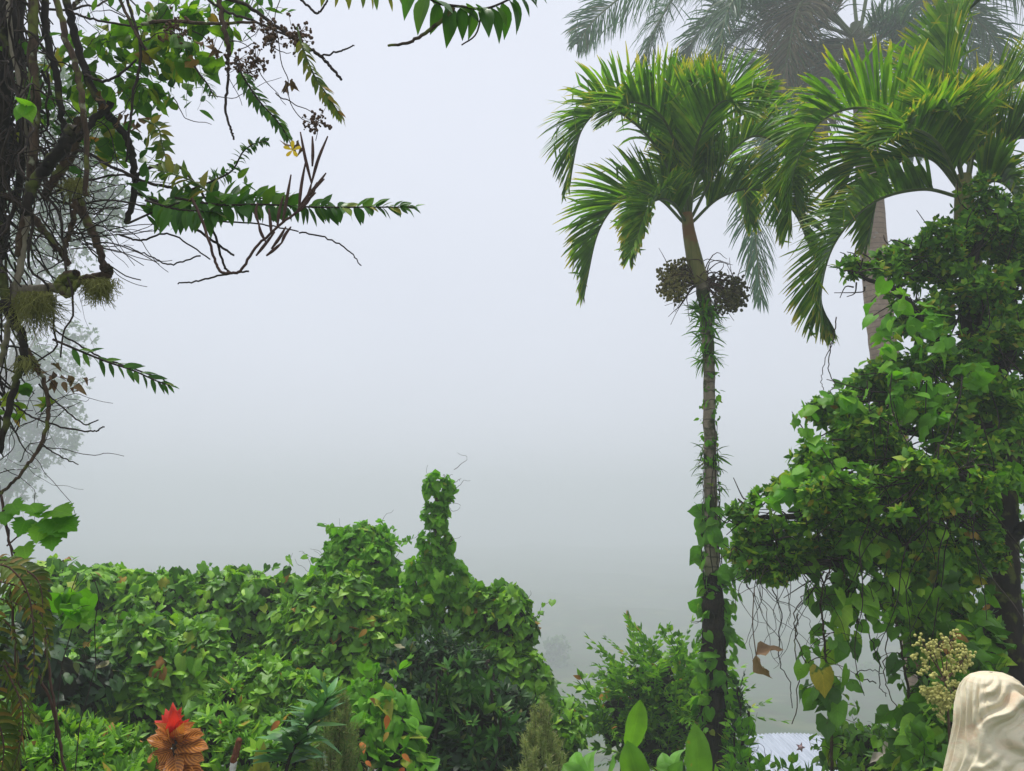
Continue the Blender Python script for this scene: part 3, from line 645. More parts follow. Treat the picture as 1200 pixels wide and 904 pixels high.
FR3 = [
 ([(1000, 40), (930, -25), (840, -50), (755, -20), (700, 20, 29.5), (676, 52, 29)], .95, 2),
 ([(1001, 40), (930, -5), (860, -25), (800, -12, 29), (766, 40, 28.5), (748, 92, 28.2)], 1.0, 0),
 ([(1000, 42), (920, 18, 31), (855, 10, 31.5), (815, 45, 32), (800, 85, 32)], .9, 0),
 ([(1000, 45), (960, 5, 28.8), (938, 5, 28), (926, 50, 27.5), (916, 105, 27.4)], 1.0, 1),
 ([(1001, 52), (930, 60, 31), (850, 85, 32), (795, 115, 32.5), (765, 148, 32.5)], 1.0, 0),
 ([(985, 62, 30), (925, 90, 29.5), (895, 160, 28.5), (884, 245, 27.5), (892, 352, 27)], .95, 2),
 ([(1010, 45), (1060, 10), (1110, 0), (1160, 40), (1190, 110)], 1.0, 0),
 ([(1010, 50), (1055, 40, 29), (1090, 60, 28), (1110, 120, 27.5), (1118, 180, 27.4)], 1.0, 0),
 ([(1010, 40), (1070, -40), (1140, -50), (1200, -10), (1240, 60)], 1.0, 0),
 ([(1008, 36), (1030, -60), (1080, -110), (1150, -90), (1200, -10)], 1.0, 0),
 ([(1005, 36), (990, -60, 30.5), (940, -120, 31), (880, -110, 31.5), (840, -40, 32)], 1.0, 0),
 ([(1006, 55), (985, 60, 29), (970, 100, 28.4), (962, 160, 28.2)], .8, 1),
 ([(1006, 50), (1035, 60, 31), (1062, 110, 32), (1072, 180, 32.5)], .9, 0),
 ([(1004, 50), (985, 55, 31), (950, 110, 32), (940, 180, 32.5)], .9, 0),
 ([(1002, 45), (950, 25), (895, 25), (850, 60), (835, 110)], 1.0, 0), ([(1000, 42), (960, 0, 29), (900, -20, 28), (860, 0, 27.5), (840, 60, 27)], .95, 0), ([(1008, 42), (1050, 10, 31), (1100, 20, 32), (1140, 60, 32), (1160, 120, 32)], 1.0, 0), ([(1009, 48), (1040, 30, 29), (1075, 40, 28), (1140, 90, 27.5)], .9, 0), ([(1000, 48), (965, 50, 31), (930, 90, 32), (905, 150, 32.5), (898, 210, 33)], .9, 0),
]
for pl, L, dry in FR3:
    frond(pix([p if len(p) < 3 else (p[0], p[1], p[2] * .75) for p in pl], P3), 210, L * 1.54, .038, lift=R(5), grav=.9, plume=R(28), ang=(R(60), R(62), R(25)), rr=.052, seg=5, S0=(.9, .45, 0) if dry == 2 else None, prof=((0, .5), (.2, .9), (.5, 1), (.8, .75), (1, .3))).build('frond', [m_royal_dry if dry == 1 else m_royal, m_stalk], royal)
# ------------------------------------------------------------------ vine draped tree on the right
D = 6.0
rb = P(1184, 960, D); rb[2] = float(ground_z(rb[0], D))
tree = thing('garden_tree', 'dark trunked tree under a dense canopy of small leaves at the right edge', 'tree', rb)
w = MB()
w.tube(pix([(1184, 960), (1180, 800), (1176, 700), (1172, 600), (1168, 520), (1160, 440), (1150, 370)], D), [M(22, D), M(20, D), M(18, D), M(19, D), M(20, D), M(14, D), M(8, D)], seg=18, res=60, wob=.004)
w.tube([P(1184, 960, D), rb + np.array([0, 0, -.2])], [M(22, D), M(27, D)], seg=18, res=6)
w.tube(pix([(1172, 600), (1190, 520), (1215, 440)], D), [M(12, D), M(9, D), M(5, D)], seg=10, res=20, wob=.004)
w.build('trunk', m_bark_dark, tree)
w = MB()
LB = [[(1170, 560, 6.0), (1110, 520, 5.8), (1040, 500, 5.7), (970, 500, 5.6)], [(1172, 620, 6.0), (1100, 600, 5.8), (1010, 592, 5.6), (930, 605, 5.5), (870, 610, 5.5)],
      [(1165, 500, 6.0), (1110, 420, 5.9), (1060, 350, 5.8), (1000, 318, 5.8)], [(1160, 460, 6.0), (1130, 360, 6.0), (1150, 280, 6.0), (1180, 230, 6.0)],
      [(1170, 590, 6.0), (1120, 640, 5.7), (1050, 660, 5.6), (960, 660, 5.5), (890, 660, 5.5)], [(1165, 520, 6.0), (1100, 470, 6.3), (1010, 450, 6.4)],
      [(1172, 600, 6.0), (1140, 560, 5.4), (1080, 560, 5.1)], [(1160, 450, 6), (1210, 380, 5.8), (1240, 330, 5.8)], [(1176, 640, 6.0), (1210, 610, 5.8), (1250, 600, 5.8)],
      [(1180, 760, 6.0), (1215, 732, 6.1), (1260, 725, 6.2)]]
for l in LB: w.tube(pix(l, D), [M(8, D), M(5.5, D), M(1.5, D)], seg=7, res=26, wob=.006)
w.build('limb', m_bark_dark, tree)
LC = [(1165, 250, 52, 50, 6.0), (1120, 300, 50, 46, 6.0), (1060, 310, 34, 26, 5.9), (1010, 318, 30, 14, 5.8), (1190, 330, 52, 62, 6.0), (1140, 380, 66, 52, 5.9),
      (1080, 360, 36, 40, 6.1), (1180, 430, 60, 62, 5.8), (1095, 450, 62, 44, 5.7), (1035, 470, 52, 40, 5.7), (985, 490, 40, 30, 5.6), (1130, 510, 66, 58, 5.5), (1050, 530, 70, 50, 5.4),
      (975, 545, 48, 40, 5.5), (1100, 590, 60, 54, 5.6), (1000, 600, 70, 42, 5.5), (930, 600, 48, 32, 5.5), (880, 605, 26, 18, 5.5), (900, 650, 44, 30, 5.5), (960, 655, 50, 28, 5.5), (1040, 640, 60, 36, 5.6), (1120, 650, 54, 40, 5.7), (1090, 700, 34, 40, 5.8), (1135, 740, 34, 46, 5.8), (1225, 520, 36, 90, 6.0), (1236, 640, 24, 36, 6.4), (1070, 575, 66, 34, 5.0), (990, 580, 50, 26, 5.0), (1130, 560, 46, 40, 5.0)]
C, Rr = lumps_px(LC); Rr[:, 1] *= .75
f = MB(); C2, R2 = sub(C, Rr, 6, .25, .5)
pos, n = shell(C2, R2, 13000, depth=.8, back=.7, out=1.12, cull=.3); 
gap = np.sin(pos[:, 0] * 11 + pos[:, 2] * 7) + np.sin(pos[:, 2] * 13 - pos[:, 0] * 5 + pos[:, 1] * 9); k = gap > -.5
sprout(f, ROS, pos[k], n[k], .060, up=.45, jit=.6)
f.build('crown', m_tree, tree)
w = MB()
for i in range(420):
    k = rng.integers(len(C)); d = nrm(rng.normal(size=3)); c = C[k] + rng.normal(0, .06, 3)
    w.tube([c, c + d * Rr[k] * .6 + rng.normal(0, .03, 3), c + d * Rr[k] * 1.15 + rng.normal(0, .05, 3)], [.006, .0025], seg=4, res=7)
w.build('twig', m_twig, tree)

# big heart leaved creeper over that tree
vt = thing('heart_leaf_creeper', 'bright broad heart leaved creeper draped over the dark tree on the right', 'vine', P(1060, 700, 5.2))
V1 = [(1040, 370, 22, 40, 5.5), (1085, 390, 26, 36, 5.5), (1030, 425, 24, 22, 5.4), (985, 470, 34, 16, 5.3), (1060, 460, 40, 24, 5.3), (950, 500, 22, 24, 5.3), (965, 540, 30, 20, 5.2), (925, 575, 30, 18, 5.2), (895, 590, 22, 12, 5.2), (940, 560, 26, 16, 5.2),
      (1000, 560, 26, 18, 5.1), (1100, 500, 26, 18, 5.2), (1140, 440, 24, 18, 5.3), (1180, 560, 20, 20, 5.3), (1035, 350, 16, 14, 5.5)]
V2 = [(1090, 620, 44, 60, 5.62), (1060, 690, 36, 32, 5.52), (1115, 690, 44, 46, 5.52), (1140, 740, 30, 40, 5.62), (1010, 640, 36, 36, 5.52), (1085, 560, 40, 30, 5.52), (1130, 600, 34, 50, 5.72), (940, 650, 30, 20, 5.62)]
f = MB(); C, Rr = lumps_px(V1); Rr[:, 1] = np.minimum(Rr[:, 1], .16); pos, n = shell(C, Rr, 210, depth=.5, back=.2); drape(f, HEART, pos, n, .088, up=1.1, down=.5, jit=.5)
f.build('young_foliage', m_vine_light, vt)
f = MB(); C, Rr = lumps_px(V2); Rr[:, 1] = np.minimum(Rr[:, 1], .2); pos, n = shell(C, Rr, 260, depth=.7, back=.2); drape(f, HEART, pos, n, .102, up=.35, jit=.5)
f.build('foliage', m_vine, vt)
w = MB()
for i in range(24):
    x = rng.uniform(1000, 1170); y = rng.uniform(430, 640); dd = rng.uniform(5.0, 5.5)
    thin(w, [P(x, y, dd)], [np.array([rng.normal(0, .3), rng.normal(0, .2), -1])], rng.uniform(.5, 1.5), .004, n=9, curl=.35, grav=.12)
w.build('stem', m_twig, vt)

# rootlets hanging in the gap beside the palm
def roots(label, xs, n, loc, extra):
    hr = MB()
    for i in range(n): thin(hr, [P(rng.uniform(*xs), rng.uniform(650, 690), 5.4)], [np.array([rng.normal(0, .25), 0, -1])], M(rng.uniform(40, 130), 5.4), .0026, n=12, curl=.75, grav=.12)
    for pts in extra: hr.tube(pix(pts, 5.4), [.004, .0025], seg=4, res=26, wob=.005)
    tag(hr.build('hanging_roots', m_twig, loc=P(*loc, 5.4)), label, 'roots', 'hanging rootlets')
roots('thin dry curly rootlets hanging from the tree beside the palm trunk', (872, 945), 20, (905, 690), ([(905, 690), (915, 720), (912, 770), (925, 800), (928, 830)],))
roots('few long wavy rootlets hanging between the two slim leafy vines', (1005, 1050), 6, (1010, 690), ([(1008, 690), (1015, 730), (1028, 770), (1032, 805), (1040, 815)], [(1028, 800), (1005, 795), (1012, 785), (1035, 790)]))
hr = MB(); hr.tube(pix([(980, 372), (975, 400), (970, 430), (978, 450), (972, 462)], 5.4), [.004, .0025], seg=4, res=26, wob=.005); hr.tube(pix([(975, 402), (966, 425), (962, 446), (966, 458)], 5.4), [.003, .002], seg=4, res=20, wob=.004)
tag(hr.build('hanging_roots', m_twig, loc=P(980, 372, 5.4)), 'short dry forked rootlet dangling under the lowest left frond of the right palm', 'roots', 'hanging rootlets')

def hang_vine(label, pl, d, n, size, spread, mats=m_vine, stemr=.008, extra=(), yl=None, loc=None):
    v = thing('hanging_vine', label, 'vine', P(pl[-1][0], pl[-1][1], d), 'vines hanging under the tree')
    w = MB(); c = smooth(pix(pl, d), 60); w.tube(c, [stemr * .6, stemr, stemr * 1.3], seg=7, wob=.003)
    f = MB(); k = rng.integers(0, 60, n); a = rng.uniform(0, 6.28, n); o_ = np.stack([np.cos(a), np.sin(a) * .8 - .3, rng.normal(-.1, .3, n)], -1); r = rng.uniform(.3, 1, n) * spread
    pos = c[k] + o_ * r[:, None]
    for p, q in zip(c[k], pos): w.tube([p, (p + q) / 2 + np.array([0, 0, .02]), q], [.0028, .0018], seg=4, res=6)
    for e in extra: w.tube(pix(e, d), [.004, .003], seg=4, res=24, wob=.006)
    w.build('stem', m_bark_brown, v); drape(f, HEART, pos, o_, size, up=.25, jit=.4); f.build('foliage', mats, v)
    if yl:
        y = MB(); p = P(yl[0], yl[1], d - .12); y.inst(HEART[0], p[None] + np.array([[0, 0, M(14, d)]]), frames(np.array([[.05, -.25, -1.0]]), np.array([[.1, -1.0, .1]])), np.array([M(31, d)])); y.build('yellow_leaf', m_yellow, v)
    return v
hang_vine('slim hanging vine with one yellow heart leaf in front of the shed roof', [(975, 660), (962, 700), (966, 750), (970, 800), (973, 850), (976, 930)], 5.5, 84, .105, .20, yl=(963, 799),
          extra=([(935, 720), (932, 760), (936, 800), (930, 850)], [(990, 690), (988, 720), (996, 752)], [(945, 690), (930, 730), (950, 790), (968, 830)]))
hang_vine('taller leafy hanging vine between the yellow leaf vine and flower cluster', [(1050, 640), (1046, 700), (1056, 760), (1064, 810), (1070, 860), (1074, 930)], 5.5, 105, .09, .19,
          extra=([(1030, 700), (1040, 740), (1036, 790), (1050, 830)],))
hang_vine('short dark leaved vine hanging under the branch above the dead leaf', [(985, 640), (990, 680), (1000, 710), (1006, 735)], 5.45, 26, .12, .13)

def single(name, label, cat, mat, tpl, p, y, n, size, extra_mb=None):
    mb = extra_mb or MB(); mb.inst(tpl, np.array([p]), frames(np.array([y], float), np.array([n], float)), np.array([size])); return tag(mb.build(name, mat, loc=p), label, cat)
dl = MB(); V, Q, UV = leaf('ovate', .5, .35, cols=5, wave=.5, rows=9)
p = P(886, 768, 5.2)
dl.inst((V, Q, UV), np.array([p, p]), frames(np.array([[1, 0, .45], [.35, 0, -.9]]), np.array([[.3, -.5, 1.0], [-.8, -.6, 0]])), np.array([.17, .17])); dl.tube([P(884, 690, 5.2), P(882, 730, 5.2), p], [.003, .003], seg=4, res=10)
tag(dl.build('dead_leaf', m_dead, loc=p), 'curled dry brown leaf caught on a rootlet beside the palm', 'leaf')
p = P(1035, 884, 5.6); dl = MB(); dl.inst((V, Q, UV), np.array([p, p]), frames(np.array([[1, .2, .45], [-1, 0, -.4]]), np.array([[-.3, -.5, 1.0], [.2, -.6, 1]])), np.array([.16, .10]))
tag(dl.build('dead_leaf', bark_mat('bleached_leaf', (.42, .36, .28), (.6, .55, .46), scale=20), loc=p), 'pale bleached fallen leaf lying on the green creepers by the garden wall', 'leaf')
fl = MB(); p = P(938, 876, 5.0); fl.inst(leaf('ovate', .3, .5, cols=3), np.repeat(p[None], 5, 0), frames(np.stack([np.cos(np.arange(5) * 1.256), np.full(5, -.4), np.sin(np.arange(5) * 1.256)], -1), np.array([[0, -1.0, 0]])), np.full(5, .026)); fl.inst(SBALL, p[None], np.eye(3)[None], np.array([.014]))
tag(fl.build('flower', bark_mat('mauve_petal', (.32, .2, .22), (.45, .32, .3), scale=30), loc=p), 'small withered mauve flower beside the shed roof', 'flower')

# pale green flower umbel by the statue
um = thing('flowering_creeper', 'big dry yellow green flower head beside the stone statue', 'flower', P(1105, 900, 4.5))
w = MB(); bl = []
root = P(1112, 850, 4.55); hub = P(1108, 800, 4.5); w.tube([P(1116, 930, 4.6), root, hub], [.007, .006], seg=6, res=14)
def umb(p, c, R_, lvl):
    for i in range(9 if lvl else 13):
        d = nrm(rng.normal(size=3) + np.array([0, -.2, .15])); e = c + d * R_ * rng.uniform(.75, 1.05) * np.array([.85, .85, 1.15]) if lvl == 0 else p + d * R_ * rng.uniform(.6, 1)
        w.tube([p, (p + e) / 2 + rng.normal(0, .006, 3), e], [.0035 / (lvl + 1), .002 / (lvl + 1)], seg=4, res=6)
        if lvl < 1: umb(e, e, R_ * .38, lvl + 1)
        else:
            for q in range(4): bl.append(e + rng.normal(0, .009, 3))
umb(hub, P(1102, 785, 4.5), .145, 0); umb(P(1095, 822, 4.5), P(1095, 824, 4.5), .07, 0)
w.build('stalk', m_dryflower, um)
b = MB(); bl = np.array(bl); b.inst(SBALL, bl, np.repeat(np.eye(3)[None], len(bl), 0), rng.uniform(.005, .009, len(bl))); b.build('flower_head', m_umbel, um)

# low creepers on the ground at the lower right, and the broad leaves round the statue
def creeper(name, label, lst, N, size, mat, cat='creeper', tpls=HEART, group=None, back=.4, up=1.15, corem=True, mode='drape', jit=.4, subk=6, base=None, stem_n=40, depth=.45, sr=.012, down=.5, cf=.66):
    C, Rr = lumps_px(lst); b = base if base is not None else np.array([C[:, 0].mean(), C[:, 1].mean(), float(ground_z(C[:, 0].mean(), C[:, 1].mean()))])
    t = thing(name, label, cat, b, group); C2, R2 = sub(C, Rr, subk) if subk else (C, Rr)
    f = MB(); pos, n = shell(C2, R2, N, depth=depth, back=back, cull=.6, under=.06 if corem else 1)  # few leaves on the undersides, where the dark cores show as shade
    drape(f, tpls, pos, n, size, up=up, jit=jit, down=down) if mode == 'drape' else sprout(f, tpls, pos, n, size, up=min(up, .5), jit=jit)
    w = MB()
    for k in range(len(C)):
        zg = float(ground_z(C[k][0], C[k][1])) - .05; w.tube([np.array([C[k][0] + rng.normal(0, .1), C[k][1], min(zg, C[k][2] - Rr[k][2])]), C[k] + rng.normal(0, .05, 3), C[k] + np.array([rng.normal(0, .05), 0, Rr[k][2] * .8])], [sr, sr * .5], seg=6, res=14, wob=.01)
    for i in range(stem_n):
        k = rng.integers(len(pos)); thin(w, [pos[k]], [n[k] + np.array([0, 0, .6])], rng.uniform(.12, .3), .0022, n=8, curl=.8)
        if i % 3 and mode == 'drape':          # runners carry a few leaves of their own
            q = np.array(PATHS[-1])[[2, 3, 4, 6, 7]] + rng.normal(0, .012, (5, 3)); drape(f, tpls, q, nrm(rng.normal(size=(5, 3)) + np.array([0, -.4, .6])), size * .72, up=up, jit=.6, down=down)
    f.build('foliage', mat, t)
    w.build('stem', m_twig, t)
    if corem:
        c = MB(); core(c, C2, R2, cf); c.build('shade_core', m_shade_core, t)  # solid dark lumps standing in for shaded stems deep inside the leaves
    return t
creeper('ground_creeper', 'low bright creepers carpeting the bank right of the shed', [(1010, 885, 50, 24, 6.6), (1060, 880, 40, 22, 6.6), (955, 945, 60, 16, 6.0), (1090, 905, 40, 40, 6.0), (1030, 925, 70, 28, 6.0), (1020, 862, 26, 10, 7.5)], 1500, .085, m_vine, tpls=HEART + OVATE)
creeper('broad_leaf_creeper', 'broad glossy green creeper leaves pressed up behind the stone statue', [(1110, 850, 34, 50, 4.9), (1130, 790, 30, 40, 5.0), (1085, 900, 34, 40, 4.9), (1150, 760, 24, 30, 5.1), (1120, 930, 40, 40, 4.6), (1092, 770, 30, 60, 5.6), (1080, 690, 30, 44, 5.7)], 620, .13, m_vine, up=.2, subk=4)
creeper('backing_shrub', 'dim leafy shrub filling the gap behind the dark trunk at the right edge', [(1210, 640, 26, 90, 7.6), (1200, 760, 30, 60, 7.6), (1225, 700, 34, 60, 7.6)], 900, .10, m_vine, cat='shrub', tpls=OVATE, corem=False, mode='sprout')
creeper('pink_flower_shrub', 'thin leafy sprig shrub at the foot of the palm by the shed', [(868, 915, 18, 30, 7.0), (920, 912, 34, 10, 6.6), (862, 880, 10, 40, 7.6)], 300, .085, m_vine_light, cat='shrub', tpls=OVATE, corem=False, mode='sprout', subk=3)

# pinnate shrub left of the palm
PIN = [pinnate('ovate', 6, .26, 4, cols=3, rows=5), pinnate('ovate', 5, .28, 7, cols=3, rows=5), pinnate('ovate', 7, .22, 9, cols=3, rows=5)]
ps = creeper('feather_leaf_shrub', 'rounded shrub of long feathery compound leaves behind the palm trunk, left side', [(758, 822, 34, 36, 9.0), (732, 848, 30, 30, 8.9), (788, 835, 34, 36, 9.1), (772, 798, 22, 18, 9.0), (803, 802, 18, 22, 9.2), (724, 826, 14, 12, 8.8), (842, 845, 16, 26, 9.3), (768, 875, 56, 36, 9.0)], 620, .36, m_vine, cat='shrub', tpls=PIN, mode='sprout', jit=.35, up=.35, subk=4, stem_n=10, depth=.6)
for nm, lab, lst in (('feather_leaf_sprig', 'two low sprays of compound leaves reaching right past the palm foot', [(868, 830, 14, 10, 7.8), (872, 850, 12, 8, 7.8)]),):
    creeper(nm, lab, lst, 9, .30, m_dark, cat='shrub', tpls=PIN, mode='sprout', up=0, corem=False, subk=0, stem_n=0)

# broad upright ginger leaves in the foreground
def blade(mb, b, tip, wdir, width, tplw=None, bend=.1, kind='broad', rows=16, fold=.24):
    V, Q, UV = leaf(kind, fold, 0, cols=7, rows=rows, wave=.10)
    b, tip = np.array(b), np.array(tip); L = np.linalg.norm(tip - b); y = (tip - b) / L
    n = np.cross(nrm(np.array(wdir, float)), y); n = nrm(n) * (1 if n[1] < 0 else -1)
    x = np.cross(y, n); W = V.copy(); asp = SH[kind][2]
    pts = b + W[:, :1] * (width / asp) * x + W[:, 1:2] * L * y + (W[:, 2:3] * (width / asp) + bend * L * (W[:, 1:2] * (1 - W[:, 1:2])) * 4 * .5) * n
    mb.add(pts, q=Q, uv=UV)
def stalk(mb, pts, r): mb.tube(pts, [r, r * .7], seg=7, res=10, mi=1)
gd = 4.6
gp = thing('ginger_plant', 'bright green ginger shoot with two tall smooth broad leaves', 'plant', (P(745, 1000, gd)[0], gd, float(ground_z(P(745, 1000, gd)[0], gd))))
mb = MB(); stalk(mb, [np.array([P(745, 1000, gd)[0], gd, float(ground_z(P(745, 1000, gd)[0], gd))]), P(744, 940, gd), P(741, 874, gd)], .012); mb.build('stem', [m_stalk, m_stalk], gp)
for b, t_, wpx, wd, bd in (((738, 878), (750, 820), 25, (1, .15, 0), .08), ((756, 935), (735, 868), 33, (1, -.2, 0), .14), ((735, 960), (712, 915), 24, (1, .3, 0), .2)):
    mb = MB(); blade(mb, P(*b, gd), P(*t_, gd - .03), wd, M(wpx, gd), bend=bd); mb.build('leaf', m_ginger, gp)
def rosette_plant(label, x, y, d, leaves, mat, name='broad_leaf_plant', group=None, kind='broad'):
    b = P(x, y, d); bz = float(ground_z(b[0], d)); t = thing(name, label, 'plant', (b[0], d, bz), group)
    mb = MB(); stalk(mb, [np.array([b[0], d, bz]), (b + np.array([b[0], d, bz])) / 2, b], .014); mb.build('stem', [m_stalk, m_stalk], t)
    for (ex, ey, dd, wpx, bd) in leaves:
        mb = MB(); e = P(ex, ey, d + dd); blade(mb, b, e, np.cross(e - b, [0, -.4, 1]) + np.array([0, 0, .25]), M(wpx, d), bend=bd, kind=kind); mb.build('leaf', mat, t)
    return t
rosette_plant('pale hosta like leaves low in front of the feather leaf shrub', 690, 925, 4.6, [(660, 896, .1, 24, .3), (674, 882, .2, 22, .3), (698, 880, .3, 22, .25), (718, 884, .1, 22, .3), (712, 905, -.3, 26, .3), (668, 912, -.3, 24, .3)], m_ginger_pale, group='broad leaved plants along the bottom edge')
rosette_plant('pale broad leaves curling up between the ginger shoot and spotted leaf', 790, 925, 4.7, [(776, 882, .1, 20, .3), (806, 878, .2, 24, .4), (800, 892, -.2, 22, .3), (768, 900, -.2, 20, .3)], m_ginger_pale, group='broad leaved plants along the bottom edge')
rosette_plant('tall bright leaf with orange spots in front of the palm foot', 821, 935, 4.6, [(814, 848, .02, 30, .08), (838, 895, .1, 16, .3)], m_ginger_spot, group='broad leaved plants along the bottom edge')

# cream stone statue head seen from behind
def statue():
    d = 2.4; cx_, _, _ = P(1166, 850, d); zt = P(1166, 788, d)[2]
    def R_of(z):   # half width in px against picture height
        return np.interp(z, [788, 789, 792, 797, 804, 814, 826, 845, 870, 904, 950, 990, 1040], [2, 14, 22, 28, 33, 37, 39.5, 42, 48, 58, 92, 112, 112])
    nz_, nt = 330, 420
    pz = 788 + (1040 - 788) * np.linspace(0, 1, nz_) ** 1.25
    th = np.linspace(0, 2 * np.pi, nt, endpoint=False); PZ, TH = np.meshgrid(pz, th, indexing='ij')
    base_r = np.interp(pz, [788, 789, 792, 797, 804, 814, 826, 845, 870, 904, 950, 990, 1040], [2, 14, 22, 28, 33, 37, 39.5, 42, 48, 58, 92, 112, 112])
    RR = base_r[:, None] * np.ones_like(TH)
    sx, sy = np.cos(TH), np.sin(TH)
    # hair locks: concentric waves swirling about two whorls on the back of the head, running into falling strands
    bx = (np.mod(TH + np.pi / 2 + np.pi, 2 * np.pi) - np.pi) * 44      # px-like coordinate across the back, 0 facing the camera
    by = PZ
    wx = 5 * np.sin(by * .045 + 1) + 4 * np.sin(bx * .06 + by * .03); wy = 6 * np.sin(bx * .05 + .6) + 3 * np.sin(bx * .11 - by * .07)
    d1 = np.hypot((bx - 26 + wx) * .62, (by - 856 + wy)); d2 = np.hypot((bx - 20 + wx * .6) * .55, (by - 906 + wy))
    ph1 = d1 / 8.5 + .7 * np.sin(bx * .05 + by * .06); ph2 = d2 / 5.5 + .6 * np.sin(bx * .07 + by * .05); ph3 = (bx + 10 * np.sin(by * .035) + 3 * np.sin(by * .09 + bx * .1)) / 6.0 
    def ridge(p): return (1 - np.abs(np.sin(p * np.pi / 2.0)) ** 2.2) ** .8
    w3 = 1 / (1 + np.exp((bx + 37 + (by - 850) * .12) / 5)); w2 = 1 / (1 + np.exp(-(by - 872 + bx * .15) / 5)) * (1 - w3); w1 = 1 - w2 - w3
    amp = 1 + .4 * np.sin(d1 * .21 + bx * .05)
    h = w1 * ridge(ph1) * amp + w2 * ridge(ph2) * (.9 + .25 * np.sin(d2 * .3)) + w3 * ridge(ph3) * .6 + .10 * np.sin(d1 * 1.1 + bx * .12 + 2) * w1 * (.5 + .5 * np.sin(by * .13)) + .08 * np.sin(ph3 * 6 + by * .05) * w3
    front = 1 / (1 + np.exp((np.abs(bx) - 95) / 4)); fade = np.clip((PZ - 790) / 14, .15, 1) * np.clip((985 - PZ) / 40, 0, 1)
    RR = RR + (h - .55) * 6.6 * front * fade
    # plain face on the far side: brow, nose, chin
    fz = np.exp(-((PZ - 852) / 12) ** 2); ff = np.exp(-((np.mod(TH - np.pi / 2 + np.pi, 2 * np.pi) - np.pi) / .16) ** 2); RR = RR + 9 * fz * ff + 4 * np.exp(-((PZ - 828) / 6) ** 2) * np.exp(-((np.mod(TH - np.pi / 2 + np.pi, 2 * np.pi) - np.pi) / .6) ** 2)
    s = d / FPX
    X = cx_ + RR * sx * s; Y = d + RR * sy * s * np.where(PZ > 915, .62, .95); Z = zt - (PZ - 788) * s * 1.0
    Z = Z + (h - .55) * 1.3 * s * front * fade
    # keep the true outline of the photograph: head leans a little to the right
    X = X + (PZ - 850) * s * .0
    i = np.arange(nz_ - 1)[:, None] * nt; j = np.arange(nt)[None, :]; j2 = (j + 1) % nt
    q = np.stack([i + j, i + nt + j, i + nt + j2, i + j2], -1).reshape(-1, 4)
    V = np.stack([X, Y, Z], -1).reshape(-1, 3); tmid = len(V)
    zb = float(ground_z(cx_, d))
    t = thing('stone_statue', 'cream carved stone statue with deep wavy hair locks at the lower right corner', 'statue', (cx_, d, zb))
    m, tr, N, L = new_mat('cream_stone')
    tc = N('TexCoord'); n1 = N('TexNoise'); n1.inputs['Scale'].default_value = 7; n1.inputs['Detail'].default_value = 5; L(tc.outputs['Object'], n1.inputs['Vector'])
    mp = N('Mapping'); mp.inputs['Scale'].default_value = (1, 1, 2.6); L(tc.outputs['Object'], mp.inputs[0])
    n2 = N('TexNoise'); n2.inputs['Scale'].default_value = 9; n2.inputs['Detail'].default_value = 3; n2.inputs['Distortion'].default_value = 1.0; L(mp.outputs[0], n2.inputs['Vector'])
    r1 = ramp(tr, [(.3, (.64, .55, .36)), (.5, (.74, .66, .47)), (.75, (.68, .62, .44))]); L(n1.outputs['Fac'], r1.inputs[0])
    n4 = N('TexNoise'); n4.inputs['Scale'].default_value = 38; n4.inputs['Detail'].default_value = 8; n4.inputs['Roughness'].default_value = .75; L(tc.outputs['Object'], n4.inputs['Vector'])
    m4 = N('MapRange'); m4.inputs[1].default_value = .58; m4.inputs[2].default_value = .72; m4.inputs[4].default_value = .55; L(n4.outputs['Fac'], m4.inputs[0])
    mr = N('MapRange'); mr.inputs[1].default_value = .52; mr.inputs[2].default_value = .74; mr.inputs[4].default_value = .75; L(n2.outputs['Fac'], mr.inputs[0])
    c = mixc(tr, mr.outputs[0], r1.outputs[0], (.66, .42, .25))
    c = mixc(tr, m4.outputs[0], c, (.36, .31, .20)); pb = N('BsdfPrincipled'); L(c, pb.inputs['Base Color']); pb.inputs['Roughness'].default_value = .62
    pb.inputs['Subsurface Weight'].default_value = .15; pb.inputs['Subsurface Radius'].default_value = (.02, .012, .006); pb.inputs['Subsurface Scale'].default_value = .5
    n3 = N('TexNoise'); n3.inputs['Scale'].default_value = 90; n3.inputs['Detail'].default_value = 4; L(tc.outputs['Object'], n3.inputs['Vector'])
    bp = N('Bump'); bp.inputs['Strength'].default_value = .3; bp.inputs['Distance'].default_value = .004; L(n3.outputs['Fac'], bp.inputs['Height']); L(bp.outputs[0], pb.inputs['Normal'])
    out = N('OutputMaterial'); L(pb.outputs[0], out.inputs['Surface'])
    mb = MB(); mb.add(V, q=q); mb.build('bust', m, t)
    zl = V[-1, 2]; pm = MB(); rr_ = 112 * s
    box(pm, cx_ - rr_ * 1.02, cx_ + rr_ * 1.02, d - rr_ * .7, d + rr_ * .7, zb - .1, zl); box(pm, cx_ - rr_ * 1.15, cx_ + rr_ * 1.15, d - rr_ * .85, d + rr_ * .85, zb - .1, zb + .12)
    pm.build('plinth', bark_mat('plinth_stone', (.4, .37, .3), (.55, .52, .44), scale=8, bump=.2), t, smooth_=False)
statue()
